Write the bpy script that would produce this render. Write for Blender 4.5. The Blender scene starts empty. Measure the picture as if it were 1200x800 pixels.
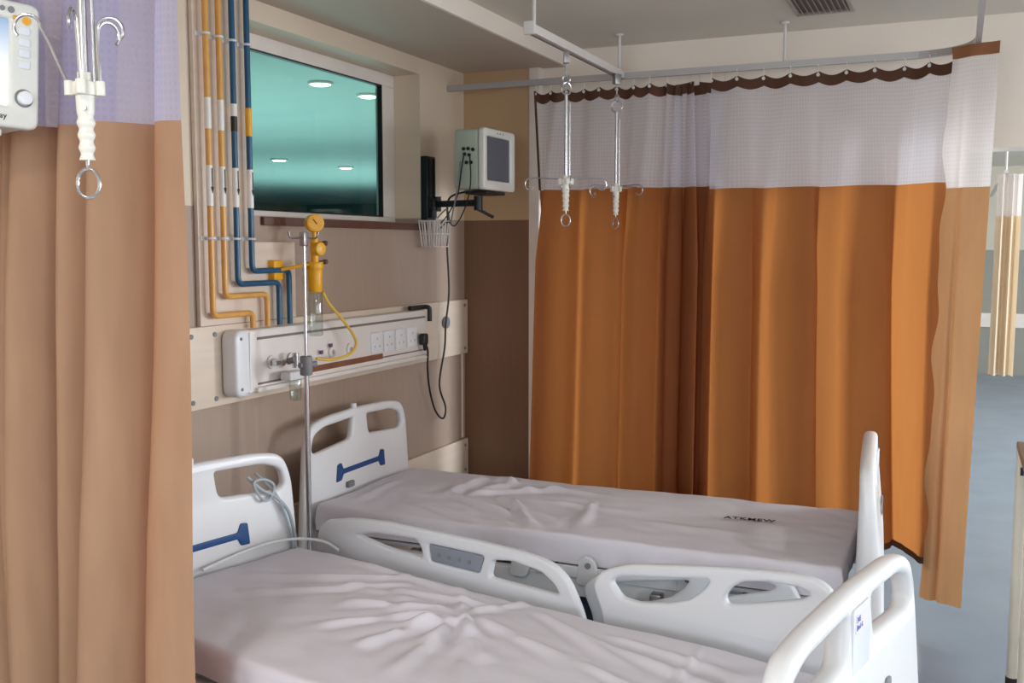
import bpy, bmesh, math, random
from mathutils import Vector, Matrix, noise
random.seed(7)
C = bpy.context.scene.collection
PI = math.pi
def R(d): return math.radians(d)

# ------------------------------------------------------------------ materials
def lin(c): return tuple((v/12.92 if v <= 0.04045 else ((v+0.055)/1.055)**2.4) for v in (x/255 for x in c)) + (1,)
def base_mat(name):
    m = bpy.data.materials.new(name); m.use_nodes = True
    nt = m.node_tree; b = nt.nodes['Principled BSDF']
    return m, nt, b
def mat(name, col, rough=.5, metal=0, var=.06, nscale=8, bump=0, bscale=60, coat=0, stretch=None, spec=.5):
    m, nt, b = base_mat(name)
    c = lin(col)
    tc = nt.nodes.new('ShaderNodeTexCoord'); n = nt.nodes.new('ShaderNodeTexNoise')
    mp = nt.nodes.new('ShaderNodeMapping'); nt.links.new(tc.outputs['Object'], mp.inputs[0])
    if stretch: mp.inputs['Scale'].default_value = stretch
    n.inputs['Scale'].default_value = nscale; n.inputs['Detail'].default_value = 4
    nt.links.new(mp.outputs[0], n.inputs['Vector'])
    r = nt.nodes.new('ShaderNodeValToRGB')
    r.color_ramp.elements[0].position = .3; r.color_ramp.elements[1].position = .7
    r.color_ramp.elements[0].color = tuple(v*(1-var) for v in c[:3]) + (1,)
    r.color_ramp.elements[1].color = tuple(min(1, v*(1+var)) for v in c[:3]) + (1,)
    nt.links.new(n.outputs['Fac'], r.inputs[0]); nt.links.new(r.outputs[0], b.inputs['Base Color'])
    b.inputs['Roughness'].default_value = rough; b.inputs['Metallic'].default_value = metal
    b.inputs['Coat Weight'].default_value = coat; b.inputs['Specular IOR Level'].default_value = spec
    if bump:
        n2 = nt.nodes.new('ShaderNodeTexNoise'); n2.inputs['Scale'].default_value = bscale; n2.inputs['Detail'].default_value = 3
        nt.links.new(mp.outputs[0], n2.inputs['Vector'])
        bu = nt.nodes.new('ShaderNodeBump'); bu.inputs['Strength'].default_value = bump; bu.inputs['Distance'].default_value = .004
        nt.links.new(n2.outputs['Fac'], bu.inputs['Height']); nt.links.new(bu.outputs[0], b.inputs['Normal'])
    return m
def emit(name, col, s):
    m, nt, b = base_mat(name)
    b.inputs['Base Color'].default_value = lin(col); b.inputs['Emission Color'].default_value = lin(col)
    b.inputs['Emission Strength'].default_value = s
    return m
def glassy(name, tint, gloss=.12, rough=.02, alpha=1.0):
    m = bpy.data.materials.new(name); m.use_nodes = True; nt = m.node_tree; nt.nodes.clear()
    o = nt.nodes.new('ShaderNodeOutputMaterial'); t = nt.nodes.new('ShaderNodeBsdfTransparent'); g = nt.nodes.new('ShaderNodeBsdfGlossy')
    t.inputs[0].default_value = tint; g.inputs['Roughness'].default_value = rough
    lw = nt.nodes.new('ShaderNodeLayerWeight'); lw.inputs[0].default_value = .5
    fr = nt.nodes.new('ShaderNodeMath'); fr.operation = 'POWER'; fr.inputs[1].default_value = 5; nt.links.new(lw.outputs['Facing'], fr.inputs[0])
    mu = nt.nodes.new('ShaderNodeMath'); mu.operation = 'MULTIPLY_ADD'; mu.inputs[1].default_value = .6; mu.inputs[2].default_value = gloss
    mx = nt.nodes.new('ShaderNodeMixShader')
    nt.links.new(fr.outputs[0], mu.inputs[0]); nt.links.new(mu.outputs[0], mx.inputs[0])
    nt.links.new(t.outputs[0], mx.inputs[1]); nt.links.new(g.outputs[0], mx.inputs[2]); nt.links.new(mx.outputs[0], o.inputs[0])
    return m
def cloth(name, col, tcol, tfac, var=.08, weave=900, bump=.15):
    """woven cloth: diffuse front, coloured light through the weave"""
    m = bpy.data.materials.new(name); m.use_nodes = True; nt = m.node_tree; nt.nodes.clear()
    o = nt.nodes.new('ShaderNodeOutputMaterial'); d = nt.nodes.new('ShaderNodeBsdfDiffuse'); t = nt.nodes.new('ShaderNodeBsdfTranslucent')
    tc = nt.nodes.new('ShaderNodeTexCoord'); mp = nt.nodes.new('ShaderNodeMapping'); mp.inputs['Scale'].default_value = (3, 3, .5)
    nt.links.new(tc.outputs['Object'], mp.inputs[0])
    n = nt.nodes.new('ShaderNodeTexNoise'); n.inputs['Scale'].default_value = 6; n.inputs['Detail'].default_value = 5
    nt.links.new(mp.outputs[0], n.inputs['Vector'])
    r = nt.nodes.new('ShaderNodeValToRGB'); c = lin(col)
    r.color_ramp.elements[0].position = .3; r.color_ramp.elements[1].position = .7
    r.color_ramp.elements[0].color = tuple(v*(1-var) for v in c[:3]) + (1,)
    r.color_ramp.elements[1].color = tuple(min(1, v*(1+var)) for v in c[:3]) + (1,)
    nt.links.new(n.outputs['Fac'], r.inputs[0]); nt.links.new(r.outputs[0], d.inputs[0])
    t.inputs[0].default_value = lin(tcol)
    n2 = nt.nodes.new('ShaderNodeTexNoise'); n2.inputs['Scale'].default_value = 14; n2.inputs['Detail'].default_value = 6
    nt.links.new(tc.outputs['Object'], n2.inputs['Vector'])
    bu = nt.nodes.new('ShaderNodeBump'); bu.inputs['Strength'].default_value = bump; bu.inputs['Distance'].default_value = .01
    nt.links.new(n2.outputs['Fac'], bu.inputs['Height']); nt.links.new(bu.outputs[0], d.inputs['Normal'])
    mx = nt.nodes.new('ShaderNodeMixShader'); mx.inputs[0].default_value = tfac
    nt.links.new(d.outputs[0], mx.inputs[1]); nt.links.new(t.outputs[0], mx.inputs[2]); nt.links.new(mx.outputs[0], o.inputs[0])
    return m
def netting(name, col, density, cell=220):
    """fine open mesh: woven threads with gaps, from a wave grid on the UVs (metres)"""
    m = bpy.data.materials.new(name); m.use_nodes = True; nt = m.node_tree; nt.nodes.clear(); L = nt.links
    o = nt.nodes.new('ShaderNodeOutputMaterial'); d = nt.nodes.new('ShaderNodeBsdfDiffuse'); t = nt.nodes.new('ShaderNodeBsdfTranslucent')
    tr = nt.nodes.new('ShaderNodeBsdfTransparent')
    d.inputs[0].default_value = lin(col); t.inputs[0].default_value = lin(col)
    m1 = nt.nodes.new('ShaderNodeMixShader'); m1.inputs[0].default_value = .5
    L.new(d.outputs[0], m1.inputs[1]); L.new(t.outputs[0], m1.inputs[2])
    uv = nt.nodes.new('ShaderNodeUVMap'); sp = nt.nodes.new('ShaderNodeSeparateXYZ'); L.new(uv.outputs[0], sp.inputs[0])
    outs = []
    for k in (0, 1):
        a = nt.nodes.new('ShaderNodeMath'); a.operation = 'MULTIPLY'; a.inputs[1].default_value = cell*2*PI/4
        s = nt.nodes.new('ShaderNodeMath'); s.operation = 'SINE'
        L.new(sp.outputs[k], a.inputs[0]); L.new(a.outputs[0], s.inputs[0]); outs.append(s)
    mxm = nt.nodes.new('ShaderNodeMath'); mxm.operation = 'MAXIMUM'; L.new(outs[0].outputs[0], mxm.inputs[0]); L.new(outs[1].outputs[0], mxm.inputs[1])
    mr = nt.nodes.new('ShaderNodeMapRange'); mr.inputs['From Min'].default_value = -1; mr.inputs['From Max'].default_value = 1
    mr.inputs['To Min'].default_value = max(0, density-.06); mr.inputs['To Max'].default_value = min(1, density+.05)
    L.new(mxm.outputs[0], mr.inputs['Value'])
    m2 = nt.nodes.new('ShaderNodeMixShader'); L.new(mr.outputs[0], m2.inputs[0])
    L.new(tr.outputs[0], m2.inputs[1]); L.new(m1.outputs[0], m2.inputs[2]); L.new(m2.outputs[0], o.inputs[0])
    return m

def wall_paint(name, upper, lower, zs, lower_rough=.35):
    """painted above the height zs, laminate cladding colour below it"""
    m, nt, b = base_mat(name); L = nt.links
    g = nt.nodes.new('ShaderNodeNewGeometry'); sp = nt.nodes.new('ShaderNodeSeparateXYZ'); L.new(g.outputs['Position'], sp.inputs[0])
    gt = nt.nodes.new('ShaderNodeMath'); gt.operation = 'GREATER_THAN'; gt.inputs[1].default_value = zs; L.new(sp.outputs['Z'], gt.inputs[0])
    mp = nt.nodes.new('ShaderNodeMapping'); mp.inputs['Scale'].default_value = (9, 9, .6); L.new(g.outputs['Position'], mp.inputs[0])
    n = nt.nodes.new('ShaderNodeTexNoise'); n.inputs['Scale'].default_value = 6; n.inputs['Detail'].default_value = 5; L.new(mp.outputs[0], n.inputs['Vector'])
    r = nt.nodes.new('ShaderNodeValToRGB'); c = lin(lower)
    r.color_ramp.elements[0].position = .3; r.color_ramp.elements[1].position = .7
    r.color_ramp.elements[0].color = tuple(v*.97 for v in c[:3]) + (1,); r.color_ramp.elements[1].color = tuple(v*1.03 for v in c[:3]) + (1,)
    L.new(n.outputs['Fac'], r.inputs[0])
    n3 = nt.nodes.new('ShaderNodeTexNoise'); n3.inputs['Scale'].default_value = 1.3; L.new(g.outputs['Position'], n3.inputs['Vector'])
    r3 = nt.nodes.new('ShaderNodeValToRGB'); c3 = lin(upper)
    r3.color_ramp.elements[0].color = tuple(v*.96 for v in c3[:3]) + (1,); r3.color_ramp.elements[1].color = tuple(v*1.04 for v in c3[:3]) + (1,)
    L.new(n3.outputs['Fac'], r3.inputs[0])
    mx = nt.nodes.new('ShaderNodeMix'); mx.data_type = 'RGBA'
    L.new(gt.outputs[0], mx.inputs[0]); L.new(r.outputs[0], mx.inputs[6]); L.new(r3.outputs[0], mx.inputs[7]); L.new(mx.outputs[2], b.inputs['Base Color'])
    b.inputs['Roughness'].default_value = .5
    return m

M = {}
M['wall'] = wall_paint('painted_wall', (222, 204, 182), (172, 150, 134), 1.80)
M['pier'] = wall_paint('shade_toned_pier', (196, 164, 126), (126, 92, 68), 1.80)  # the pier's shade is put into these darker wall colours
M['cream'] = mat('cream_paint', (238, 226, 212), .6, var=.03, nscale=2)
M['white_trim'] = mat('white_trim', (236, 226, 216), .45, var=.03)
M['ceiling'] = mat('ceiling_paint', (214, 208, 194), .6, var=.03, nscale=1.5)
M['soffit'] = mat('soffit_paint', (200, 184, 168), .6, var=.03, nscale=1.5)
M['far'] = wall_paint('far_wall_paint', (205, 198, 180), (150, 148, 138), 1.62)
M['floor'] = mat('vinyl_floor', (140, 154, 170), .26, var=.06, nscale=3, bump=.05, bscale=5, spec=.6)
M['brown'] = mat('brown_trim', (98, 62, 50), .5, var=.1, nscale=20)
M['board'] = mat('cream_laminate_board', (226, 208, 190), .35, var=.04, nscale=5, stretch=(1, .6, 6))
M['plastic'] = mat('white_moulded_plastic', (232, 232, 234), .32, var=.015, nscale=3)
M['plastic_cool'] = mat('pale_grey_plastic', (224, 227, 232), .35, var=.015, nscale=3)
M['panel'] = mat('white_powder_coat', (232, 224, 218), .35, var=.02)
M['groove'] = mat('grey_groove', (128, 114, 106), .5)
M['slot'] = mat('wood_slot', (130, 82, 58), .5, var=.15, nscale=12)
M['blue'] = mat('blue_inlay', (28, 74, 130), .4, var=.05)
M['greyclip'] = mat('grey_rubber', (128, 128, 130), .6)
M['steel'] = mat('chrome_steel', (205, 205, 208), .22, metal=1, var=.03, nscale=30)
M['dullsteel'] = mat('brushed_steel', (168, 165, 165), .38, metal=1, var=.05, nscale=30)
M['alu'] = mat('white_rail', (214, 208, 202), .4, var=.03)
M['rail'] = mat('grey_rail', (176, 172, 170), .35, var=.03, metal=.3)
M['bedframe'] = mat('bed_frame_paint', (214, 216, 218), .35, var=.03)
M['darkframe'] = mat('bed_underframe_paint', (70, 78, 86), .5, var=.1)
M['black'] = mat('black_plastic', (26, 26, 28), .45, var=.1)
M['blackmetal'] = mat('black_metal', (40, 48, 52), .35, var=.1, metal=.5)
M['rubber'] = mat('rubber', (40, 38, 38), .8)
M['sheet'] = mat('white_cotton', (226, 222, 231), .85, var=.02, nscale=5, bump=.55, bscale=11, spec=.2)
M['mattress'] = mat('mattress_cover', (150, 160, 168), .6, var=.04)
M['curtain'] = cloth('beige_curtain_cloth', (180, 146, 118), (226, 112, 48), .16)
M['orange'] = cloth('backlit_orange_cloth', (146, 96, 62), (220, 140, 74), .46)  # curtain cloth with backlit glow and dim front put into its colour
M['lining'] = cloth('tan_curtain_cloth', (202, 160, 120), (214, 150, 96), .22)
M['header'] = cloth('brown_band', (92, 66, 54), (90, 56, 40), .12)
M['pale'] = cloth('pale_curtain_cloth', (232, 214, 188), (232, 206, 170), .3)
M['net'] = netting('white_net', (226, 222, 228), .60)
M['netblue'] = netting('lilac_net', (204, 198, 222), .80)
M['netend'] = netting('cream_net', (235, 226, 220), .86)
M['ivory'] = mat('ivory_plastic', (230, 226, 214), .38, var=.02)
M['monitor'] = mat('monitor_shell', (222, 220, 212), .38, var=.02)
M['monitorside'] = mat('monitor_side', (176, 186, 170), .45, var=.03)
M['screenoff'] = mat('dark_screen', (86, 90, 100), .18, var=.02)
M['yellow'] = mat('yellow_plastic', (238, 172, 22), .35, var=.05)
M['hose'] = mat('yellow_rubber_hose', (232, 190, 74), .4, var=.05)
M['pipeyellow'] = mat('yellow_pipe', (224, 166, 88), .3, var=.06, nscale=15)
M['pipeblue'] = mat('blue_pipe', (34, 86, 120), .3, var=.08, nscale=15)
M['sticker'] = mat('white_sticker', (236, 230, 222), .4)
M['ink'] = mat('black_ink', (40, 34, 38), .7)
M['tagpurple'] = mat('purple_tag', (110, 70, 120), .5)
M['blueink'] = mat('blue_ink', (110, 112, 180), .7)
M['stickerlilac'] = mat('lilac_sticker', (226, 220, 238), .5)
M['orangelabel'] = mat('orange_label', (238, 170, 40), .4)
M['clear'] = glassy('clear_plastic', (.82, .86, .84, 1), .10, .08)
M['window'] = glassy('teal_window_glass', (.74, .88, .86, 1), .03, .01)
M['grille'] = mat('vent_grille', (170, 158, 148), .5)
M['creamtube'] = mat('cream_enamel_tube', (216, 206, 188), .35, var=.05)
M['wood'] = mat('table_laminate', (140, 104, 74), .4, var=.15, nscale=6)
M['tubeplastic'] = mat('milky_tube', (176, 188, 196), .25, var=.03)
M['greypanel'] = mat('grey_control_membrane', (140, 146, 158), .4, var=.03)

# screen of the near monitor: lit, paler towards the foot of the picture it shows
def screen_mat():
    m, nt, b = base_mat('lit_screen'); L = nt.links
    tc = nt.nodes.new('ShaderNodeTexCoord'); sp = nt.nodes.new('ShaderNodeSeparateXYZ'); L.new(tc.outputs['Generated'], sp.inputs[0])
    r = nt.nodes.new('ShaderNodeValToRGB'); e = r.color_ramp.elements
    e[0].position = .45; e[0].color = lin((246, 248, 252)); e[1].position = 1; e[1].color = lin((120, 160, 196))
    L.new(sp.outputs['Z'], r.inputs[0]); L.new(r.outputs[0], b.inputs['Emission Color']); b.inputs['Emission Strength'].default_value = 1.0
    b.inputs['Base Color'].default_value = (.1, .1, .12, 1); b.inputs['Roughness'].default_value = .2
    return m
M['screenlit'] = screen_mat()

# ------------------------------------------------------------------ mesh helpers
def obj(name, bm, m, parent=None, smooth=True, angle=40):
    me = bpy.data.meshes.new(name)
    if isinstance(bm, bmesh.types.BMesh):
        bmesh.ops.recalc_face_normals(bm, faces=bm.faces) if not getattr(bm, 'keep', False) else None
        bm.to_mesh(me); bm.free()
    else:
        me = bm
    o = bpy.data.objects.new(name, me); C.objects.link(o)
    me.materials.clear(); me.materials.append(m)
    if smooth:
        me.shade_smooth()
        me.set_sharp_from_angle(angle=R(angle))
    if parent is not None: o.parent = parent
    return o
def NB(): return bmesh.new()
def add_box(bm, x0, x1, y0, y1, z0, z1, bev=0, mtx=None):
    t = bmesh.new(); bmesh.ops.create_cube(t, size=1)
    bmesh.ops.scale(t, vec=(x1-x0, y1-y0, z1-z0), verts=t.verts)
    bmesh.ops.translate(t, vec=((x0+x1)/2, (y0+y1)/2, (z0+z1)/2), verts=t.verts)
    if bev:
        bmesh.ops.bevel(t, geom=list(t.edges), offset=bev, segments=3, profile=.5, affect='EDGES')
    if mtx: bmesh.ops.transform(t, matrix=mtx, verts=t.verts)
    merge(bm, t); return bm
def merge(bm, t):
    me = bpy.data.meshes.new('tmp'); t.to_mesh(me); t.free(); bm.from_mesh(me); bpy.data.meshes.remove(me)
def add_cyl(bm, p0, p1, r0, r1=None, seg=20, bev=0):
    p0, p1 = Vector(p0), Vector(p1); d = p1-p0; r1 = r0 if r1 is None else r1
    t = bmesh.new(); bmesh.ops.create_cone(t, cap_ends=True, segments=seg, radius1=r0, radius2=r1, depth=d.length)
    if bev:
        es = [e for e in t.edges if len([f for f in e.link_faces if len(f.verts) > 4]) == 1]
        bmesh.ops.bevel(t, geom=es, offset=bev, segments=2, profile=.5, affect='EDGES')
    q = d.to_track_quat('Z', 'Y').to_matrix().to_4x4()
    bmesh.ops.transform(t, matrix=Matrix.Translation((p0+p1)/2) @ q, verts=t.verts); merge(bm, t); return bm
def smooth_path(pts, n=8, closed=False):
    pts = [Vector(p) for p in pts]; out = []
    N = len(pts); rng = range(N if closed else N-1)
    for i in rng:
        if closed: p0, p1, p2, p3 = pts[(i-1) % N], pts[i], pts[(i+1) % N], pts[(i+2) % N]
        else: p0, p1, p2, p3 = pts[max(i-1, 0)], pts[i], pts[i+1], pts[min(i+2, N-1)]
        for k in range(n):
            t = k/n
            out.append(.5*((2*p1)+(-p0+p2)*t+(2*p0-5*p1+4*p2-p3)*t*t+(-p0+3*p1-3*p2+p3)*t*t*t))
    if not closed: out.append(pts[-1])
    return out
def add_tube(bm, pts, r, seg=10, closed=False):
    pts = [Vector(p) for p in pts]; n = len(pts); rings = []
    up = None
    for i, p in enumerate(pts):
        a = pts[(i-1) % n] if (closed or i > 0) else p; b = pts[(i+1) % n] if (closed or i < n-1) else p
        t = (b-a).normalized()
        if up is None:
            up = Vector((0, 0, 1)) if abs(t.z) < .9 else Vector((1, 0, 0))
        s = t.cross(up)
        if s.length < 1e-5: s = t.cross(Vector((0, 1, 0)))
        s.normalize(); up = s.cross(t).normalized()
        rr = r[i] if isinstance(r, (list, tuple)) else r
        rings.append([bm.verts.new(p+rr*(math.cos(2*PI*k/seg)*s+math.sin(2*PI*k/seg)*up)) for k in range(seg)])
    m = n if closed else n-1
    for i in range(m):
        A, B = rings[i], rings[(i+1) % n]
        for k in range(seg): bm.faces.new((A[k], A[(k+1) % seg], B[(k+1) % seg], B[k]))
    if not closed:
        bm.faces.new(rings[0][::-1]); bm.faces.new(rings[-1])
    return bm
def ring_pts(c, r, ax=(1, 0, 0), ay=(0, 0, 1), n=24, a0=0, a1=360):
    c, ax, ay = Vector(c), Vector(ax), Vector(ay)
    return [c+r*math.cos(R(a0+(a1-a0)*k/n))*ax+r*math.sin(R(a0+(a1-a0)*k/n))*ay for k in range(n if a1-a0 == 360 else n+1)]
def bent(pts, rad, n=6):
    """polyline with rounded corners"""
    pts = [Vector(p) for p in pts]; out = [pts[0]]
    for i in range(1, len(pts)-1):
        a = (pts[i-1]-pts[i]).normalized(); b = (pts[i+1]-pts[i]).normalized()
        rr = min(rad, (pts[i-1]-pts[i]).length*.49, (pts[i+1]-pts[i]).length*.49)
        for k in range(n+1):
            t = k/n; out.append((pts[i]+a*rr)*(1-t)**2+2*t*(1-t)*pts[i]+(pts[i]+b*rr)*t*t)
    out.append(pts[-1]); return out
def rpoly(pts, rad=.03, n=5):
    """closed 2-D outline with rounded corners; pts (a, b[, r])"""
    out = []; N = len(pts)
    for i in range(N):
        p = Vector(pts[i][:2]); q = Vector(pts[i-1][:2]); s = Vector(pts[(i+1) % N][:2])
        r0 = pts[i][2] if len(pts[i]) > 2 else rad
        rr = min(r0, (q-p).length*.48, (s-p).length*.48)
        a = (q-p).normalized(); b = (s-p).normalized()
        for k in range(n+1):
            t = k/n; out.append((p+a*rr)*(1-t)**2+2*t*(1-t)*p+(p+b*rr)*t*t)
    return out
def plate(outline, holes, thick, bev=.006, plane='yz', off=0, bend=None, taper=None):
    """rounded-edge slab cut to an outline; plane 'yz' (thickness on x) or 'xz' (thickness on y)"""
    cu = bpy.data.curves.new('tmp', 'CURVE'); cu.dimensions = '2D'; cu.fill_mode = 'BOTH'
    for loop in [outline]+holes:
        s = cu.splines.new('POLY'); s.points.add(len(loop)-1); s.use_cyclic_u = True
        for p, q in zip(s.points, loop): p.co = (q[0], q[1], 0, 1)
    cu.extrude = max(thick/2-bev, .0001); cu.bevel_depth = bev; cu.bevel_resolution = 2; cu.offset = -bev
    o = bpy.data.objects.new('tmp', cu); C.objects.link(o)
    dg = bpy.context.evaluated_depsgraph_get(); me = bpy.data.meshes.new_from_object(o.evaluated_get(dg))
    bpy.data.objects.remove(o); bpy.data.curves.remove(cu)
    for v in me.vertices:
        a, b, c = v.co
        if taper: c *= taper(b)
        c += off
        if bend: c += bend(a, b)
        v.co = (c, a, b) if plane == 'yz' else (a, -c, b)
    bm = bmesh.new(); bm.from_mesh(me); bpy.data.meshes.remove(me)
    bmesh.ops.remove_doubles(bm, verts=bm.verts, dist=.0002)
    return bm
def text_bm(body, size, mtx, extrude=.0004, bold=0):
    cu = bpy.data.curves.new('tmp', 'FONT'); cu.body = body; cu.size = size; cu.extrude = extrude; cu.resolution_u = 2; cu.offset = bold; cu.space_character = 1+bold*120
    o = bpy.data.objects.new('tmp', cu); C.objects.link(o)
    dg = bpy.context.evaluated_depsgraph_get(); me = bpy.data.meshes.new_from_object(o.evaluated_get(dg))
    bpy.data.objects.remove(o); bpy.data.curves.remove(cu)
    bm = bmesh.new(); bm.from_mesh(me); bpy.data.meshes.remove(me)
    bmesh.ops.transform(bm, matrix=mtx, verts=bm.verts); return bm
def thing(name, label, cat, loc=(0, 0, 0), rz=0, group=None):
    o = bpy.data.objects.new(name, None); C.objects.link(o); o.empty_display_size = .1
    o.location = loc; o.rotation_euler = (0, 0, rz); o['label'] = label; o['category'] = cat
    if group: o['group'] = group
    return o
def tag(o, label, cat, group=None):
    o['label'] = label; o['category'] = cat
    if group: o['group'] = group
    return o
def struct(name, bm, m, parent=None, **k):
    o = obj(name, bm, m, parent, **k)
    if parent is None: o['kind'] = 'structure'
    return o
def box(name, x0, x1, y0, y1, z0, z1, m, parent=None, bev=0, st=False):
    f = struct if st else obj
    return f(name, add_box(NB(), x0, x1, y0, y1, z0, z1, bev), m, parent, smooth=bool(bev))
def copy_thing(o, loc, rz, label, group=None):
    r = o.copy(); C.objects.link(r); r.location = loc; r.rotation_euler = (0, 0, rz); r['label'] = label
    if group: r['group'] = group
    for ch in list(o.children):
        c = ch.copy(); C.objects.link(c); c.parent = r
        for g in ch.children:
            d = g.copy(); C.objects.link(d); d.parent = c
    return r

# ------------------------------------------------------------------ room
X1, Y0, Y1, ZC, ZS = 7.5, -3.0, 14.5, 2.69, 2.605
box('floor', -.3, X1+.3, Y0-.3, Y1+.3, -.1, 0, M['floor'], st=True)
box('ceiling', .60, X1+.2, Y0-.2, Y1+.2, ZC, ZC+.1, M['ceiling'], st=True)
# lowered strip of ceiling along the head wall, with its cream edge
box('ceiling_soffit', -.2, .585, Y0-.2, 5.12, ZS, ZC+.1, M['soffit'], st=True)
box('trim_1', .585, .60, Y0-.2, 5.12, ZS, ZC+.1, M['cream'], st=True)
# head wall with the window recess
WY0, WY1, WZ0, WZ1 = 3.20, 4.575, 1.775, 2.525
bm = NB()
add_box(bm, -.22, 0, Y0-.2, WY0, 0, ZS+.1)
add_box(bm, -.22, 0, WY1, Y1+.2, 0, ZS+.1)
add_box(bm, -.22, 0, WY0, WY1, 0, WZ0)
add_box(bm, -.22, 0, WY0, WY1, WZ1, ZS+.1)
struct('wall_left', bm, M['wall'], smooth=False)
box('wall_back', 0.0, .395, 5.075, 5.32, 0, ZS, M['pier'], st=True)
box('trim_2', .395, .455, 5.065, 5.33, 0, ZC, M['white_trim'], bev=.004, st=True)
box('wall_back_lintel', .395, 2.56, 5.11, 5.33, 1.90, 2.10, M['cream'], st=True)
box('wall_back_beam', .395, X1, 5.11, 5.33, 2.10, ZC, M['cream'], st=True)
box('wall_far', -.2, X1+.2, Y1, Y1+.2, 0, ZC, M['far'], st=True)
box('trim_3', 0, X1, Y1-.03, Y1, .62, .80, M['white_trim'], st=True)
bm = NB()
add_box(bm, -.2, .5, Y0-.2, Y0, 0, ZC); add_box(bm, 3.3, X1+.2, Y0-.2, Y0, 0, ZC); add_box(bm, .5, 3.3, Y0-.2, Y0, 0, .95); add_box(bm, .5, 3.3, Y0-.2, Y0, 2.35, ZC)
struct('wall_rear', bm, M['cream'], smooth=False)
bm = NB()
for a, b, c, d in ((.5, 3.3, .95, 1.0), (.5, 3.3, 2.3, 2.35), (.5, .55, 1.0, 2.3), (3.25, 3.3, 1.0, 2.3), (1.87, 1.93, 1.0, 2.3)): add_box(bm, a, b, Y0-.12, Y0-.06, c, d)
struct('window_8', bm, M['white_trim'], smooth=False)  # unseen rear window, added to bring light from behind the camera
# right wall: a row of daylight windows
wins = [(-2.2, -.2), (.6, 2.6), (3.2, 5.0), (6.0, 8.2), (8.9, 11.1), (11.8, 14.0)]
bm = NB(); y = Y0-.2
for a, b in wins:
    add_box(bm, X1, X1+.2, y, a, 0, ZC); add_box(bm, X1, X1+.2, a, b, 0, .95); add_box(bm, X1, X1+.2, a, b, 2.35, ZC); y = b
add_box(bm, X1, X1+.2, y, Y1+.2, 0, ZC)
struct('wall_right', bm, M['cream'], smooth=False)
for i, (a, b) in enumerate(wins):
    bm = NB()
    for (p, q, r, s) in ((a, a+.05, .95, 2.35), (b-.05, b, .95, 2.35), (a, b, .95, 1.0), (a, b, 2.3, 2.35), ((a+b)/2-.025, (a+b)/2+.025, 1.0, 2.3)):
        add_box(bm, X1+.06, X1+.12, p, q, r, s)
    struct('window_%d' % (i+2), bm, M['white_trim'], smooth=False)
# small service joints in the laminate
box('trim_4', 0, .004, 5.03, 5.045, .58, 1.06, M['cream'], st=True)
box('baseboard_left', 0, .015, Y0, 5.07, 0, .1, M['brown'], st=True)
# ---- interior window
w = NB()
gx = -.17
for a, b, c, d in ((WY0, WY1, WZ0, WZ0+.03), (WY0, WY1, WZ1-.062, WZ1), (WY0, WY0+.05, WZ0+.03, WZ1-.062), (WY1-.12, WY1, WZ0+.03, WZ1-.062)):
    add_box(w, gx-.02, gx+.02, a, b, c, d, .004)
win = struct('window_1', w, M['white_trim'])
g = NB(); add_box(g, gx-.012, gx-.004, WY0+.04, WY1-.11, WZ0+.02, WZ1-.05)
obj('window_glass', g, M['window'], win, smooth=False)
g = NB()
for a, b, c, d in ((WY0+.05, WY1-.12, WZ0+.03, WZ0+.036), (WY0+.05, WY1-.12, WZ1-.068, WZ1-.062), (WY0+.05, WY0+.056, WZ0+.03, WZ1-.062), (WY1-.126, WY1-.12, WZ0+.03, WZ1-.062)):
    add_box(g, gx-.004, gx+.021, a, b, c, d)
obj('window_gasket', g, M['black'], win, smooth=False)
box('trim_5', 0, .018, 3.27, 4.66, 1.738, 1.772, M['brown'], bev=.002, st=True)
# ---- the dim room behind the window, with its own downlights
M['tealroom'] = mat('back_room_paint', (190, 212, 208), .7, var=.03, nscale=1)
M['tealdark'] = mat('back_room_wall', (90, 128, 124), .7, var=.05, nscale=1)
bx0, bx1, by0, by1 = -13, -.22, -.5, 22
box('ceiling_back_room', bx0, bx1, by0, by1, 2.75, 2.85, M['tealroom'], st=True)
box('floor_back_room', bx0, bx1, by0, by1, -.1, 0, M['floor'], st=True)
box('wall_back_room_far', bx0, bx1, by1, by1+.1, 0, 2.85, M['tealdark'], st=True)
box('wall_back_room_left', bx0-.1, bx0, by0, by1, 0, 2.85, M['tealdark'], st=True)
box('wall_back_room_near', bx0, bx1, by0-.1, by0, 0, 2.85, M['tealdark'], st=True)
M['lamp'] = emit('lamp_disc', (255, 252, 244), 14)
def downlight(loc, label, group, r=.062, m='lamp'):
    t = thing('ceiling_downlight', label, 'ceiling light', loc, 0, group)
    bm = NB(); add_tube(bm, ring_pts((0, 0, -.006), r+.012, (1, 0, 0), (0, 1, 0), 28), .012, 8, True); obj('lamp_ring', bm, M['white_trim'], t)
    obj('lamp_lens', add_cyl(NB(), (0, 0, -.022), (0, 0, 0), r*.9, r, seg=28), M[m], t)
    return t
dl = downlight((-1.41, 5.76, 2.75), 'round ceiling lamp seen through the window glass, upper left of the near pair', 'lamps in the room behind the window')
for p, l in (((-1.41, 6.36, 2.75), 'round ceiling lamp seen through the glass near its top right corner'),
             ((-5.25, 10.45, 2.75), 'small far ceiling lamp seen through the glass, at the left above the pipes'),
             ((-5.16, 11.81, 2.75), 'small far ceiling lamp seen through the glass, at the right above the yellow gauge')):
    q_ = copy_thing(dl, p, 0, l)
    if p[0] < -3: q_.scale = (1.3, 1.3, 1.3)

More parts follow.
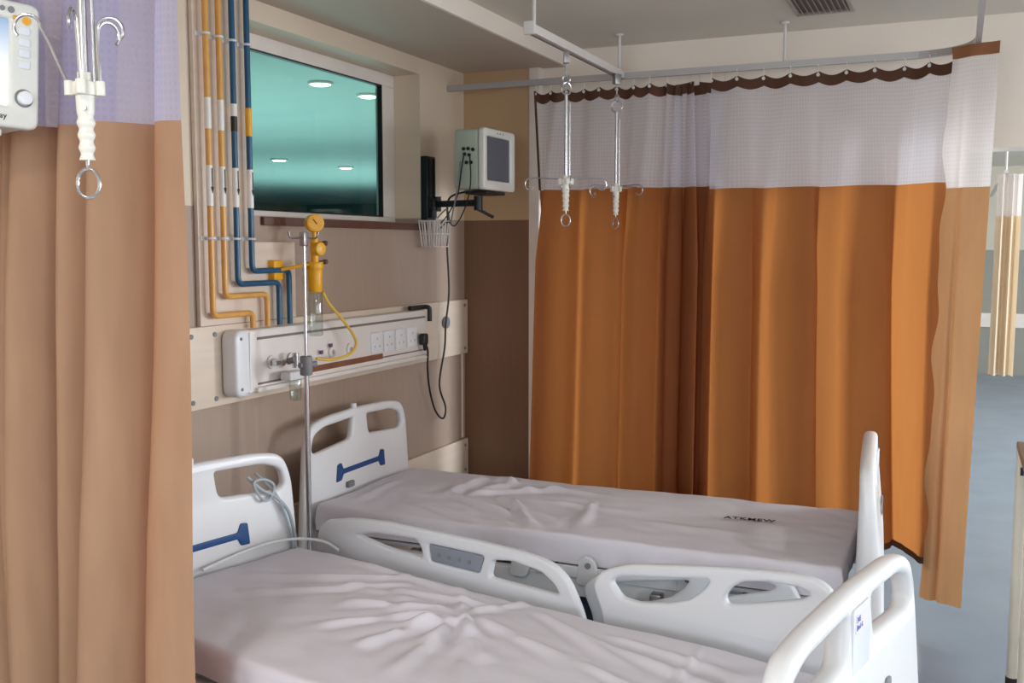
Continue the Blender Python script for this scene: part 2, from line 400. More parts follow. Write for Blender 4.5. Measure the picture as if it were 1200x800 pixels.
# ------------------------------------------------------------------ head wall fittings
b = thing('mounting_board', 'long cream laminate board on the wall behind the white service panel', 'wall board', (0, 0, 0))
box('board', .001, .022, 1.2, 5.07, 1.06, 1.362, M['board'], b, bev=.003)
for y, z in ((2.83, 1.33), (2.83, 1.09), (2.955, 1.33), (2.955, 1.09), (5.03, 1.33), (5.03, 1.09)):
    obj('screw_cap', add_cyl(NB(), (.022, y, z), (.026, y, z), .009, seg=14), M['greyclip'], b)
obj('round_socket', add_cyl(NB(), (.022, 4.79, 1.25), (.04, 4.79, 1.25), .032, seg=24, bev=.004), M['greyclip'], b)
b = thing('bumper_board', 'low cream laminate bumper board behind the beds at the corner', 'wall board', (0, 0, 0))
box('board', .001, .022, 3.0, 5.07, .34, .575, M['board'], b, bev=.003)
for z in (.54, .40): obj('screw_cap', add_cyl(NB(), (.022, 5.03, z), (.026, 5.03, z), .009, seg=14), M['greyclip'], b)

# service panel
sp = thing('service_panel', 'white medical gas and power panel mounted on the wall above the bed heads', 'bedhead panel', (0, 0, 0))
bm = plate(rpoly([(3.07, 1.095), (4.465, 1.112), (4.465, 1.338), (3.07, 1.338)], .012), [], .062, .008, 'yz', .055); obj('panel_body', bm, M['panel'], sp)
bm = plate(rpoly([(2.985, 1.088, .04), (3.075, 1.088, .01), (3.075, 1.342, .01), (2.985, 1.342, .04)]), [], .072, .014, 'yz', .059); obj('end_cap', bm, M['plastic'], sp)
for z in (1.31, 1.12): obj('cap_screw', add_cyl(NB(), (.094, 3.015, z), (.098, 3.015, z), .006, seg=12), M['greyclip'], sp)
box('groove', .084, .0875, 3.12, 4.455, 1.298, 1.308, M['groove'], sp)
box('groove', .084, .0875, 3.12, 3.40, 1.124, 1.132, M['groove'], sp)
box('groove', .084, .0875, 4.04, 4.455, 1.136, 1.142, M['groove'], sp)
box('cable_slot', .084, .0885, 3.46, 4.04, 1.133, 1.158, M['slot'], sp)
bm = NB(); add_box(bm, .03, .105, 3.1, 4.46, 1.096, 1.116, .006); obj('bottom_lip', bm, M['panel'], sp)
for i, y in enumerate((3.98, 4.09, 4.20, 4.31)):
    s = obj('socket_plate', plate(rpoly([(y-.046, 1.165), (y+.046, 1.165), (y+.046, 1.262), (y-.046, 1.262)], .008), [], .012, .003, 'yz', .090), M['plastic'], sp)
    for dy, dz in ((0, .022), (-.02, -.014), (.02, -.014)): box('socket_hole', .0955, .0968, y+dy-.003, y+dy+.003, 1.21+dz-.005, 1.21+dz+.005, M['rail'], s)
for y in (3.20, 3.33, 3.62, 3.76):
    s = obj('gas_outlet', add_cyl(NB(), (.085, y, 1.205), (.096, y, 1.205), .026, seg=28, bev=.004), M['panel'], sp)
    obj('outlet_bore', add_cyl(NB(), (.096, y, 1.205), (.099, y, 1.205), .009, seg=16), M['rail'], s)
for y, z in ((3.60, 1.235), (3.53, 1.212)): box('outlet_tag', .0965, .100, y-.010, y+.010, z-.008, z+.008, M['tagpurple'], sp)
bm = NB(); add_tube(bm, bent([(.07, 4.33, 1.352), (.07, 4.46, 1.352), (.10, 4.478, 1.352), (.10, 4.478, 1.28)], .02), .012, 8); obj('corner_bracket', bm, M['black'], sp)

# plug and cable
pc = thing('power_cable', 'black cable hanging from the small monitor to a plug in the white panel', 'cable', (0, 0, 0))
path = [(.28, 4.55, 1.93), (.12, 4.66, 1.90), (.07, 4.74, 1.78), (.06, 4.751, 1.65), (.065, 4.76, 1.42), (.062, 4.726, 1.245), (.05, 4.735, 1.12), (.045, 4.683, .93), (.045, 4.75, .80), (.05, 4.72, .745), (.05, 4.66, .765), (.05, 4.605, .828), (.05, 4.56, .93), (.07, 4.507, 1.041), (.12, 4.42, 1.13), (.125, 4.39, 1.175)]
obj('cable_run', add_tube(NB(), smooth_path(path, 10), .0052, 8), M['black'], pc)
bm = NB(); add_box(bm, .098, .132, 4.365, 4.41, 1.168, 1.225, .009); add_cyl(bm, (.12, 4.39, 1.14), (.12, 4.388, 1.175), .007, .011, 12); obj('plug', bm, M['black'], pc)

# pipe board and pipes
pb = obj('pipe_backing_board', plate([Vector(p) for p in ((2.885, 1.363), (3.465, 1.363), (3.465, 1.672), (3.197, 1.672), (3.197, 2.604), (2.885, 2.604))], [], .018, .002, 'yz', .0115), M['board'])
tag(pb, 'pale L-shaped board on the wall carrying the yellow and blue pipes', 'wall board')
pipes = [(2.918, 1.400, 3.145, 'pipeyellow', 'yellow gas pipe at the left end of the row of four'),
         (2.988, 1.468, 3.235, 'pipeyellow', 'yellow gas pipe between the other yellow pipe and the first blue pipe'),
         (3.062, 1.512, 3.312, 'pipeblue', 'blue gas pipe second from the window, dark and white bands on it'),
         (3.147, 1.560, 3.380, 'pipeblue', 'blue gas pipe closest to the window, with a yellow band')]
def band(y, z0, z1, r=.0125): return add_cyl(NB(), (.05, y, z0), (.05, y, z1), r, seg=18)
for i, (y, zj, y2, m, lab) in enumerate(pipes):
    t = thing('gas_pipe', lab, 'pipe', (0, 0, 0))
    obj('pipe', add_tube(NB(), bent([(.05, y, 2.604), (.05, y, zj), (.05, y2, zj), (.05, y2, 1.342)], .028, 7), .0112, 14), M[m], t)
    for z in (2.41, 1.683):
        bm = NB(); add_tube(bm, ring_pts((.05, y, z), .0135, (1, 0, 0), (0, 1, 0), 18), .0045, 8, True)
        add_box(bm, .02, .045, y-.006, y+.006, z-.006, z+.006); add_box(bm, .0205, .026, y-.026, y+.026, z-.008, z+.008, .001)
        obj('pipe_clip', bm, M['plastic'], t)
    if i < 2: obj('marker_band', band(y, 2.075, 2.185), M['sticker'], t)
    if i == 2:
        obj('marker_band', band(y, 2.135, 2.18), M['sticker'], t); obj('marker_band', band(y, 2.08, 2.134), M['black'], t)
    if i == 3: obj('marker_band', band(y, 2.07, 2.175), M['orangelabel'], t)
    s = obj('flow_sticker', band(y, 1.80, 1.945), M['sticker'], t)
    bm = NB(); mt = Matrix.Translation((.0635, y, 1.90)) @ Matrix.Rotation(R(90), 4, 'Y') @ Matrix.Rotation(R(90), 4, 'Z')
    add_box(bm, .0615, .0635, y-.0022, y+.0022, 1.865, 1.935); t2 = bmesh.new()
    vs = [t2.verts.new(p) for p in ((.0625, y-.007, 1.868), (.0625, y+.007, 1.868), (.0625, y, 1.845), (.0640, y-.007, 1.868), (.0640, y+.007, 1.868), (.0640, y, 1.845))]
    t2.faces.new(vs[:3]); t2.faces.new(vs[3:]); 
    for a, b_ in ((0, 1), (1, 2), (2, 0)): t2.faces.new((vs[a], vs[b_], vs[b_+3], vs[a+3]))
    merge(bm, t2); obj('flow_arrow', bm, M['ink'], s, smooth=False)

# suction regulator with hose
rg = thing('suction_regulator', 'yellow suction regulator with gauge and clear jar above the white panel', 'regulator', (0, 0, 0))
bm = NB(); add_box(bm, .001, .05, 3.285, 3.345, 1.52, 1.60, .006); add_cyl(bm, (.05, 3.315, 1.56), (.145, 3.40, 1.585), .007); obj('wall_bracket', bm, M['yellow'], rg)
bm = NB(); add_cyl(bm, (.145, 3.425, 1.59), (.145, 3.425, 1.69), .016); add_cyl(bm, (.145, 3.425, 1.645), (.185, 3.415, 1.645), .027, seg=24, bev=.004); add_cyl(bm, (.145, 3.425, 1.69), (.145, 3.425, 1.72), .009); obj('regulator_body', bm, M['yellow'], rg)
bm = NB(); add_cyl(bm, (.128, 3.437, 1.748), (.166, 3.407, 1.748), .036, seg=30, bev=.004); gg = obj('pressure_gauge', bm, M['yellow'], rg)
d = Vector((.038, -.030, 0)).normalized()
c0 = Vector((.166, 3.407, 1.748))
obj('gauge_dial', add_cyl(NB(), c0, c0+d*.0015, .028, seg=28), M['orangelabel'], gg)
e = Vector((-d.y, d.x, 0)); bm = NB(); add_tube(bm, [c0+d*.003+e*.004+Vector((0, 0, -.004)), c0+d*.003-e*.012+Vector((0, 0, .016))], .0015, 6); obj('gauge_needle', bm, M['ink'], gg)
for z in (1.668, 1.592):
    bm = NB(); add_cyl(bm, (.15, 3.44, z), (.155, 3.475, z), .006); add_cyl(bm, (.155, 3.475, z), (.157, 3.49, z), .010, seg=14); obj('control_knob', bm, M['brown'], rg)
bm = NB(); add_cyl(bm, (.145, 3.425, 1.56), (.145, 3.425, 1.592), .034, seg=28, bev=.004); add_cyl(bm, (.145, 3.425, 1.47), (.145, 3.425, 1.562), .028, .031, 28, bev=.003); obj('jar_lid', bm, M['yellow'], rg)
bm = NB(); add_cyl(bm, (.145, 3.425, 1.292), (.145, 3.425, 1.47), .029, .030, 28, bev=.006); obj('clear_jar', bm, M['clear'], rg)
hz = obj('suction_hose', add_tube(NB(), smooth_path([(.16, 3.455, 1.47), (.16, 3.50, 1.42), (.16, 3.60, 1.345), (.16, 3.675, 1.28), (.16, 3.70, 1.235), (.16, 3.66, 1.20), (.165, 3.57, 1.188), (.165, 3.48, 1.188), (.15, 3.42, 1.20)], 10), .0062, 12), M['hose'])
tag(hz, 'yellow rubber hose looping from the regulator down across the white panel', 'hose')

# flowmeter on the gas outlet
fm = thing('oxygen_flowmeter', 'chrome flowmeter with small clear bottle on the panel, left of the pole', 'flowmeter', (0, 0, 0))
bm = NB(); add_cyl(bm, (.10, 3.20, 1.205), (.15, 3.20, 1.205), .013); add_cyl(bm, (.14, 3.155, 1.205), (.14, 3.29, 1.205), .010); add_cyl(bm, (.14, 3.29, 1.175), (.14, 3.29, 1.235), .013, seg=16); obj('valve_body', bm, M['steel'], fm)
bm = NB(); add_cyl(bm, (.14, 3.235, 1.205), (.175, 3.235, 1.215), .012, seg=14); obj('valve_knob', bm, M['greyclip'], fm)
bm = NB(); add_box(bm, .115, .165, 3.22, 3.32, 1.130, 1.165, .008); obj('bottle_cap', bm, M['plastic'], fm)
bm = NB(); add_cyl(bm, (.14, 3.285, 1.045), (.14, 3.285, 1.132), .023, .025, 24, bev=.006); obj('clear_bottle', bm, M['clear'], fm)

# pole between the bed heads
pl = thing('iv_pole', 'slim chrome drip pole standing between the heads of the two beds', 'drip stand', (.25, 3.205, 0))
obj('lower_tube', add_cyl(NB(), (0, 0, .08), (0, 0, 1.16), .0105, seg=18), M['steel'], pl)
obj('upper_tube', add_cyl(NB(), (0, 0, 1.16), (0, 0, 1.67), .007, seg=16), M['steel'], pl)
bm = NB(); add_cyl(bm, (0, 0, 1.16), (0, 0, 1.235), .024, seg=18, bev=.005); add_cyl(bm, (-.01, -.03, 1.20), (.01, .05, 1.20), .011); obj('height_clamp', bm, M['greyclip'], pl)
bm = NB(); add_box(bm, -.012, .012, -.014, .014, 1.655, 1.71, .004)
for s in (-1, 1): add_tube(bm, smooth_path([(0, 0, 1.69), (0, s*.06, 1.685), (0, s*.085, 1.69), (0, s*.095, 1.71)], 5), .004, 8)
obj('hook_bar', bm, M['dullsteel'], pl)
bm = NB()
for k in range(5):
    a = R(72*k+20); add_tube(bm, [(0, 0, .09), (.10*math.cos(a), .10*math.sin(a), .075), (.17*math.cos(a), .17*math.sin(a), .06)], .011, 8)
obj('pole_base', bm, M['dullsteel'], pl)
for k in range(5):
    a = R(72*k+20); p = Vector((.17*math.cos(a), .17*math.sin(a), .025))
    obj('castor', add_cyl(NB(), p-Vector((-math.sin(a), math.cos(a), 0))*.01, p+Vector((-math.sin(a), math.cos(a), 0))*.01, .025, seg=18), M['rubber'], pl)

# ------------------------------------------------------------------ monitors
def monitor(name, label, loc, rz, lit, roll=0):
    """front faces local +x; width on y, base at z=0"""
    t = thing(name, label, 'monitor', loc, rz)
    t.rotation_euler = (roll, 0, rz)
    W, H, D = (.33, .262, .16) if lit else (.33, .285, .16)
    bm = plate(rpoly([(-W/2, 0, .02), (W/2, 0, .02), (W/2, H, .02), (-W/2, H, .02)]), [], D-.03, .01, 'yz', -D/2-.01)
    obj('rear_case', bm, M['monitorside'] if not lit else M['monitor'], t)
    if lit: s0, s1 = -W/2+.02, W/2-.058
    else: s0, s1 = -W/2+.03, W/2-.045
    scr = rpoly([(s0, .042), (s1, .042), (s1, H-.035), (s0, H-.035)], .006)
    bm = plate(rpoly([(-W/2-.004, -.004, .022), (W/2+.004, -.004, .022), (W/2+.004, H+.004, .022), (-W/2-.004, H+.004, .022)]), [scr], .034, .008, 'yz', -.005)
    obj('bezel', bm, M['monitor'], t)
    obj('screen', add_box(NB(), -.012, .002, s0-.008, s1+.008, .036, H-.029), M['screenlit'] if lit else M['screenoff'], t, smooth=False)
    yk = W/2-.029
    if lit:
        k = obj('dial_knob', add_cyl(NB(), (.010, yk, .062), (.028, yk, .062), .015, seg=28, bev=.004), M['plastic'], t)
        obj('dial_ring', add_tube(NB(), ring_pts((.012, yk, .062), .0175, (0, 1, 0), (0, 0, 1), 28), .0022, 6, True), M['greyclip'], t)
        for i in range(4): obj('button', plate(rpoly([(yk-.012, .125+i*.024), (yk+.012, .125+i*.024), (yk+.012, .142+i*.024), (yk-.012, .142+i*.024)], .005), [], .006, .0015, 'yz', .012), M['plastic_cool'], t)
        obj('alarm_button', add_cyl(NB(), (.010, yk+.004, .228), (.014, yk+.004, .228), .009, seg=20), M['orangelabel'], t)
        obj('alarm_button', add_cyl(NB(), (.010, yk-.018, .228), (.014, yk-.02, .235), .006, seg=16), M['orangelabel'], t)
        mt = Matrix.Translation((.0125, s1-.062, .014)) @ Matrix.Rotation(R(90), 4, 'Z') @ Matrix.Rotation(R(90), 4, 'X') 
        obj('maker_logo', text_bm('Skanray', .018, mt), M['ink'], t, smooth=False)
        for i in range(3): obj('status_lamp', add_cyl(NB(), (.010, s1-.035+i*.018, H-.016), (.014, s1-.035+i*.018, H-.016), .004+.0015*i, seg=14), M['greyclip'], t)
    else:
        for i, (a, b_) in enumerate(((.02, .19), (.045, .19), (.07, .185), (.025, .165), (.05, .16), (.035, .125), (.06, .125))):
            obj('lead_socket', add_cyl(NB(), (-.12+a, -W/2-.006, b_), (-.12+a, -W/2+.002, b_), .0085, seg=14), M['black'] if i > 4 else M['blackmetal'], t)
        for i in range(3): obj('status_lamp', add_cyl(NB(), (.010, -.03+i*.03, H-.014), (.014, -.03+i*.03, H-.014), .004, seg=14), M['greyclip'], t)
    bm = NB(); add_box(bm, -.13, -.01, -.10, .10, -.022, -.006, .004); obj('mount_plate', bm, M['black'] if not lit else M['monitor'], t)
    return t
monitor('patient_monitor', 'small grey-screened monitor on a wall arm in the corner beside the window', (.455, 4.535, 1.93), R(-2), False)
monitor('patient_monitor', 'large bright-screened white monitor at the left edge, in front of the curtain', (.60, 1.485, 1.918), R(-20), True, R(-3))

ar = thing('folding_wall_arm', 'dark wall rail and folding arm holding up the small corner monitor', 'wall bracket', (0, 0, 0))
bm = NB(); add_box(bm, .001, .04, 4.575, 4.665, 1.79, 2.115, .004); add_box(bm, .04, .046, 4.59, 4.60, 1.80, 2.105); add_box(bm, .04, .046, 4.64, 4.65, 1.80, 2.105); obj('wall_rail', bm, M['blackmetal'], ar)
bm = NB(); add_box(bm, .04, .075, 4.58, 4.655, 1.84, 1.90, .004); add_cyl(bm, (.075, 4.62, 1.835), (.075, 4.62, 1.91), .018); obj('slide_carriage', bm, M['black'], ar)
bm = NB(); mt = Matrix.Translation((.075, 4.62, 1.872)) @ Matrix.Rotation(R(-13), 4, 'Z'); add_box(bm, 0, .27, -.018, .018, -.016, .016, .006, mt); obj('arm_link', bm, M['blackmetal'], ar)
bm = NB(); add_cyl(bm, (.335, 4.56, 1.835), (.335, 4.56, 1.905), .022); add_cyl(bm, (.335, 4.56, 1.84), (.40, 4.60, 1.80), .008); obj('swivel_joint', bm, M['black'], ar)
obj('cable_clip', add_cyl(NB(), (.06, 4.60, 1.80), (.06, 4.60, 1.84), .018, seg=14), M['black'], ar)
ar2 = thing('folding_wall_arm', 'pale wall arm behind the bright monitor at the left edge', 'wall bracket', (0, 0, 0))
bm = NB(); add_box(bm, .001, .04, 1.50, 1.59, 1.70, 2.03, .004); obj('wall_rail', bm, M['alu'], ar2)
bm = NB(); add_tube(bm, [(.04, 1.545, 1.875), (.25, 1.56, 1.875), (.53, 1.50, 1.882)], .018, 10); add_cyl(bm, (.53, 1.50, 1.87), (.53, 1.50, 1.894), .03); obj('arm_link', bm, M['alu'], ar2)

# wire basket
bk = thing('wire_basket', 'small white wire basket hanging under the corner monitor arm', 'basket', (0, 0, 0))
x0, x1, y0, y1, z0, z1 = .03, .12, 4.50, 4.68, 1.655, 1.785
bm = NB()
for z, s in ((z1, 0), ((z0+z1)/2, .006), (z0, .012)):
    add_tube(bm, [(x0+s, y0+s, z), (x1-s, y0+s, z), (x1-s, y1-s, z), (x0+s, y1-s, z)], .0032, 6, True)
obj('rim_wires', bm, M['alu'], bk)
bm = NB()
for i in range(7):
    y = y0+(y1-y0)*i/6; yb = y0+.012+(y1-y0-.024)*i/6
    add_tube(bm, [(x1, y, z1), (x1-.012, yb, z0), (x0+.012, yb, z0), (x0, y, z1)], .0032, 6)
for i in range(4):
    x = x0+(x1-x0)*i/3; xb = x0+.012+(x1-x0-.024)*i/3
    add_tube(bm, [(x, y0, z1), (xb, y0+.012, z0), (xb, y1-.012, z0), (x, y1, z1)], .0026, 6)
obj('basket_mesh', bm, M['alu'], bk)
ld = obj('lead_bundle', NB(), M['black'])
bpy.data.objects.remove(ld)
ld = thing('monitor_leads', 'thin dark patient leads hanging from the small corner monitor into the basket', 'cable', (0, 0, 0))
obj('lead', add_tube(NB(), smooth_path([(.36, 4.355, 2.10), (.35, 4.345, 2.02), (.30, 4.40, 1.90), (.20, 4.50, 1.82), (.10, 4.60, 1.77)], 8), .0032, 6), M['rubber'], ld)
obj('lead', add_tube(NB(), smooth_path([(.39, 4.355, 2.08), (.40, 4.34, 1.95), (.33, 4.42, 1.84), (.22, 4.53, 1.76), (.13, 4.62, 1.78), (.08, 4.62, 1.74)], 8), .0032, 6), M['rubber'], ld)
obj('lead', add_tube(NB(), smooth_path([(.34, 4.355, 2.06), (.33, 4.34, 1.93), (.27, 4.40, 1.80), (.23, 4.46, 1.77), (.18, 4.52, 1.84), (.10, 4.57, 1.80)], 8), .0035, 6), M['greyclip'], ld)

# ------------------------------------------------------------------ rails and drip hangers
ZR = 2.495
cr = thing('curtain_rail', 'grey ceiling curtain rail running from the corner above the orange curtains', 'curtain rail', (0, 0, 0))
bm = NB(); pth = bent([(.002, 4.88, ZR), (2.575, 4.88, ZR), (2.575, -1.5, ZR)], .28, 12)
def add_strip(bm, pts, w, h):
    pts = [Vector(p) for p in pts]; rings = []
    for i, p in enumerate(pts):
        a = pts[max(i-1, 0)]; b_ = pts[min(i+1, len(pts)-1)]; t = (b_-a).normalized(); s = Vector((t.y, -t.x, 0)).normalized()
        rings.append([bm.verts.new(p+s*w/2*k+Vector((0, 0, h/2*j))) for k, j in ((-1, -1), (1, -1), (1, 1), (-1, 1))])
    for A, B in zip(rings, rings[1:]):
        for k in range(4): bm.faces.new((A[k], A[(k+1) % 4], B[(k+1) % 4], B[k]))
    bm.faces.new(rings[0][::-1]); bm.faces.new(rings[-1]); return bm
add_strip(bm, pth, .022, .03); obj('rail', bm, M['rail'], cr, smooth=False)
for x, y in ((1.76, 4.88), (2.575, 3.4)):
    bm = NB(); add_cyl(bm, (x, y, ZR+.014), (x, y, ZC-.001), .007, seg=12); add_cyl(bm, (x, y, ZC-.012), (x, y, ZC-.001), .02); obj('drop_rod', bm, M['alu'], cr)
tr = thing('drip_track', 'white ceiling track carrying the two drip hangers over the far bed', 'ceiling track', (0, 0, 0))
bm = NB(); add_strip(bm, [(.975, 3.70, ZR+.004), (.975, 4.865, ZR+.004)], .032, .034); obj('track', bm, M['alu'], tr, smooth=False)
bm = NB(); add_strip(bm, [(.975, 3.72, ZR-.0155), (.975, 4.86, ZR-.0155)], .014, .006); obj('track_slot', bm, M['groove'], tr, smooth=False)
bm = NB(); add_box(bm, .952, .998, 3.685, 3.705, ZR-.02, ZR+.03, .004); obj('end_stop', bm, M['alu'], tr)
for y in (3.74, 4.83):
    bm = NB(); add_cyl(bm, (.975, y, ZR+.02), (.975, y, ZC-.001), .0075, seg=12); add_cyl(bm, (.975, y, ZC-.012), (.975, y, ZC-.001), .02); obj('drop_rod', bm, M['alu'], tr)
tr2 = thing('drip_track', 'white ceiling track above the near bed, out of view over the near hanger', 'ceiling track', (0, 0, 0))
bm = NB(); add_strip(bm, [(1.115, .9, ZR+.004), (1.115, 3.0, ZR+.004)], .032, .034); obj('track', bm, M['alu'], tr2, smooth=False)
for y in (1.0, 2.9):
    obj('drop_rod', add_cyl(NB(), (1.115, y, ZR+.02), (1.115, y, ZC-.001), .0075, seg=12), M['alu'], tr2)

def hanger(label, loc, rz, mode):
    """telescopic drip hanger; z=0 is the foot of its bottom ring"""
    t = thing('drip_hanger', label, 'drip hanger', loc, rz)
    zt = ZR-.015-loc[2]                       # underside of the track
    bm = NB(); add_box(bm, -.012, .012, -.02, .02, zt-.05, zt, .003); obj('carriage', bm, M['dullsteel'], t)
    # chain hook and top ring
    bm = NB(); add_tube(bm, [(0, 0, zt-.05), (0, 0, zt-.10)], .0035, 8)
    add_tube(bm, ring_pts((0, 0, zt-.115), .016, (1, 0, 0), (0, 0, 1), 16), .003, 6, True); obj('swivel_hook', bm, M['steel'], t)
    zr = zt-.155
    bm = NB(); add_tube(bm, ring_pts((0, 0, zr), .026, (.8, .6, 0), (0, 0, 1), 20), .0035, 6, True); obj('top_ring', bm, M['steel'], t)
    obj('rod', add_cyl(NB(), (0, 0, .19), (0, 0, zr-.024), .0075, seg=14), M['steel'], t)
    obj('guide_rod', add_cyl(NB(), (.016, .004, .19), (.016, .004, zr-.06), .0035, seg=10), M['steel'], t)
    # collar
    bm = NB(); add_cyl(bm, (0, 0, .178), (0, 0, .202), .021, seg=24, bev=.003)
    for k in range(4):
        a = R(90*k+8); add_cyl(bm, (.026*math.cos(a), .026*math.sin(a), .178), (.026*math.cos(a), .026*math.sin(a), .204), .0085, seg=12, bev=.002)
    add_cyl(bm, (0, 0, .200), (0, 0, .218), .012, seg=16)
    obj('collar', bm, M['ivory'], t)
    # grip with finger waves
    bm = NB(); pts = []; rr = []
    for k in range(37):
        z = .066+(.178-.066)*k/36; u = k/36
        r = .0118+.0040*u + (.0016*math.cos(u*5.2*2*PI) if u < .72 else 0); pts.append((0, 0, z)); rr.append(r)
    add_tube(bm, pts, rr, 20); g = obj('grip', bm, M['ivory'], t)
    obj('grip_rivet', add_cyl(NB(), (.004, -.013, .155), (.005, -.0185, .155), .004, seg=12), M['dullsteel'], g)
    # bottom ring on its eye
    bm = NB(); add_tube(bm, smooth_path([(0, 0, .068), (0, 0, .055), (.004, 0, .048)], 4), .0032, 8)
    add_tube(bm, [Vector((0, 0, .024))+Vector((math.cos(a)*.0195, 0, math.sin(a)*.024*(1+.12*(math.sin(a) > 0)))) for a in [2*PI*k/28 for k in range(28)]], .0032, 8, True); obj('bottom_ring', bm, M['steel'], t)
    # four wire hooks
    if mode == 'up':
        for a, lean in ((190, .032), (278, .004), (8, -.012), (60, -.004)):
            c, s = math.cos(R(a)), math.sin(R(a)); pts = []
            base = [(.026, .195), (.030+lean*.35, .23), (.032+lean*.7, .265), (.036+lean, .292)]
            for r, z in base: pts.append((c*r, s*r, z))
            rc = .036+lean+.022 ; 
            for k in range(1, 12):
                th = PI-(PI*1.22)*k/11; pts.append((c*(rc+.022*math.cos(th)), s*(rc+.022*math.cos(th)), .292+.022*math.sin(th)))
            obj('wire_hook', add_tube(NB(), smooth_path(pts, 4), .0029, 8), M['steel'], t)
    else:
        for a in (3, 183, 93, 273):
            c, s = math.cos(R(a)), math.sin(R(a))
            pts = [(.020, .190), (.028, .202), (.05, .203), (.10, .205), (.145, .205), (.168, .198), (.176, .178), (.168, .160), (.150, .156), (.138, .168)]
            obj('wire_hook', add_tube(NB(), smooth_path([(c*r, s*r, z) for r, z in pts], 5), .0027, 8), M['steel'], t)
    return t
hanger('chrome drip hanger with white grip over the far bed, its wire hooks wide open', (.975, 4.10, 1.742), R(24), 'out')
hanger('slim drip hanger closer to the orange curtain, behind the other hanging over the far bed', (1.0, 4.72, 1.742), R(-30), 'out')
hanger('large near drip hanger with curled hooks and white grip, at the left before the curtain', (1.112, 1.35, 1.738), R(24), 'up')

# ceiling vent
vt = thing('ceiling_vent', 'square louvred air vent in the ceiling at the top edge', 'air vent', (2.0, 4.52, ZC))
bm = NB()
for a, b_, c, d_ in ((-.2, .2, -.22, -.19), (-.2, .2, .19, .22), (-.2, -.17, -.19, .19), (.17, .2, -.19, .19)): add_box(bm, a, b_, c, d_, -.012, 0, .002)
obj('vent_frame', bm, M['grille'], vt)
bm = NB()
for k in range(9):
    x = -.15+k*.0375; add_box(bm, -.012, .012, -.19, .19, -.001, .001, 0, Matrix.Translation((x, 0, -.008)) @ Matrix.Rotation(R(35), 4, 'Y'))
obj('louvre_blades', bm, M['grille'], vt, smooth=False)
obj('duct_opening', add_box(NB(), -.17, .17, -.19, .19, -.001, -.0002), M['groove'], vt, smooth=False)
vt.scale = (.62, .9, 1); vt.location = (1.955, 4.55, ZC)

# ------------------------------------------------------------------ curtains
def lerp(a, b, t): return a+(b-a)*t
def resample(pts, n):
    pts = [Vector(p) for p in pts]; L = [0]
    for a, b_ in zip(pts, pts[1:]): L.append(L[-1]+(b_-a).length)
    out = []; j = 0
    for i in range(n):
        s = L[-1]*i/(n-1)
        while j < len(L)-2 and L[j+1] < s: j += 1
        t = (s-L[j])/max(L[j+1]-L[j], 1e-9); out.append(pts[j].lerp(pts[j+1], t))
    return out, L[-1]
def curtain(name, label, top, bot, zt, zs, zb, fold, mats, nu=260, droop=.02, hooks=12, group=None, hem=.03, side=(True, False), full=1.6):
    """cloth with a net top. top/bot: plan lines; fold(u, v) -> offset across the line (v=0 at the rail)"""
    t = thing(name, label, 'curtain', (0, 0, 0), 0, group)
    T, LT = resample(smooth_path([(a, b_, 0) for a, b_ in top], 12), nu); B, LB = resample(smooth_path([(a, b_, 0) for a, b_ in bot], 12), nu)
    def pos(i, z):
        u = i/(nu-1); v = (zt-z)/(zt-zb); p = T[i].lerp(B[i], v)
        a = T[max(i-1, 0)].lerp(B[max(i-1, 0)], v); b_ = T[min(i+1, nu-1)].lerp(B[min(i+1, nu-1)], v)
        d = (b_-a).normalized(); n = Vector((-d.y, d.x, 0)); o_, al = fold(u, v)
        q = p+n*o_+d*al
        dz = -droop*abs(math.sin(u*hooks*PI))*max(0, 1-v*5)
        return (q.x, q.y, z+dz)
    def sheet(zA, zB, nv, m, nm, i0=0, i1=nu, push=0):
        me = bpy.data.meshes.new(nm); vs = []; fs = []; uvs = []
        for j in range(nv+1):
            z = lerp(zA, zB, j/nv)
            for i in range(i0, i1):
                x, y, zz = pos(i, z); vs.append((x, y-push, zz)); uvs.append((i/(nu-1)*LT*full, zz))
        w_ = i1-i0
        for j in range(nv):
            for i in range(w_-1): fs.append((j*w_+i, j*w_+i+1, (j+1)*w_+i+1, (j+1)*w_+i))
        me.from_pydata(vs, [], fs); uv = me.uv_layers.new(name='UVMap')
        for l in me.loops: uv.data[l.index].uv = uvs[l.vertex_index]
        me.materials.append(m); o = bpy.data.objects.new(nm, me); C.objects.link(o); o.parent = t; me.shade_smooth(); return o
    sheet(zt, zt-.05, 2, mats['header'], 'header_band')
    sheet(zt-.05, zs, 12, mats['net'], 'net_panel')
    sheet(zs, zb+hem, 44, mats['cloth'], 'cloth_panel')
    if hem: sheet(zb+hem, zb, 1, mats['header'], 'hem_band')
    for k, sd in enumerate(side):
        if sd:
            i = 0 if k == 0 else nu-1
            bm = NB(); add_tube(bm, [Vector(pos(i, lerp(zt, zs, q/10))) for q in range(11)], .006, 6); obj('edge_piping', bm, mats['header'], t)
    if hooks:
        for k in range(hooks+1):
            i = int((nu-1)*k/hooks); x, y, z = pos(i, zt-.015); bm = NB()
            add_tube(bm, [(x, y, z), (x, y, zt+.012), (x, y, ZR-.012 if zt < ZR else zt+.02)], .0022, 6); add_cyl(bm, (x, y-.004, z), (x, y+.004, z), .008, seg=12); obj('curtain_hook', bm, M['alu'], t)
    return t
CM = dict(header=M['header'], net=M['net'], cloth=M['orange'])
def pulse(u, c, w): 
    x = (u-c)/w; return math.exp(-x*x)
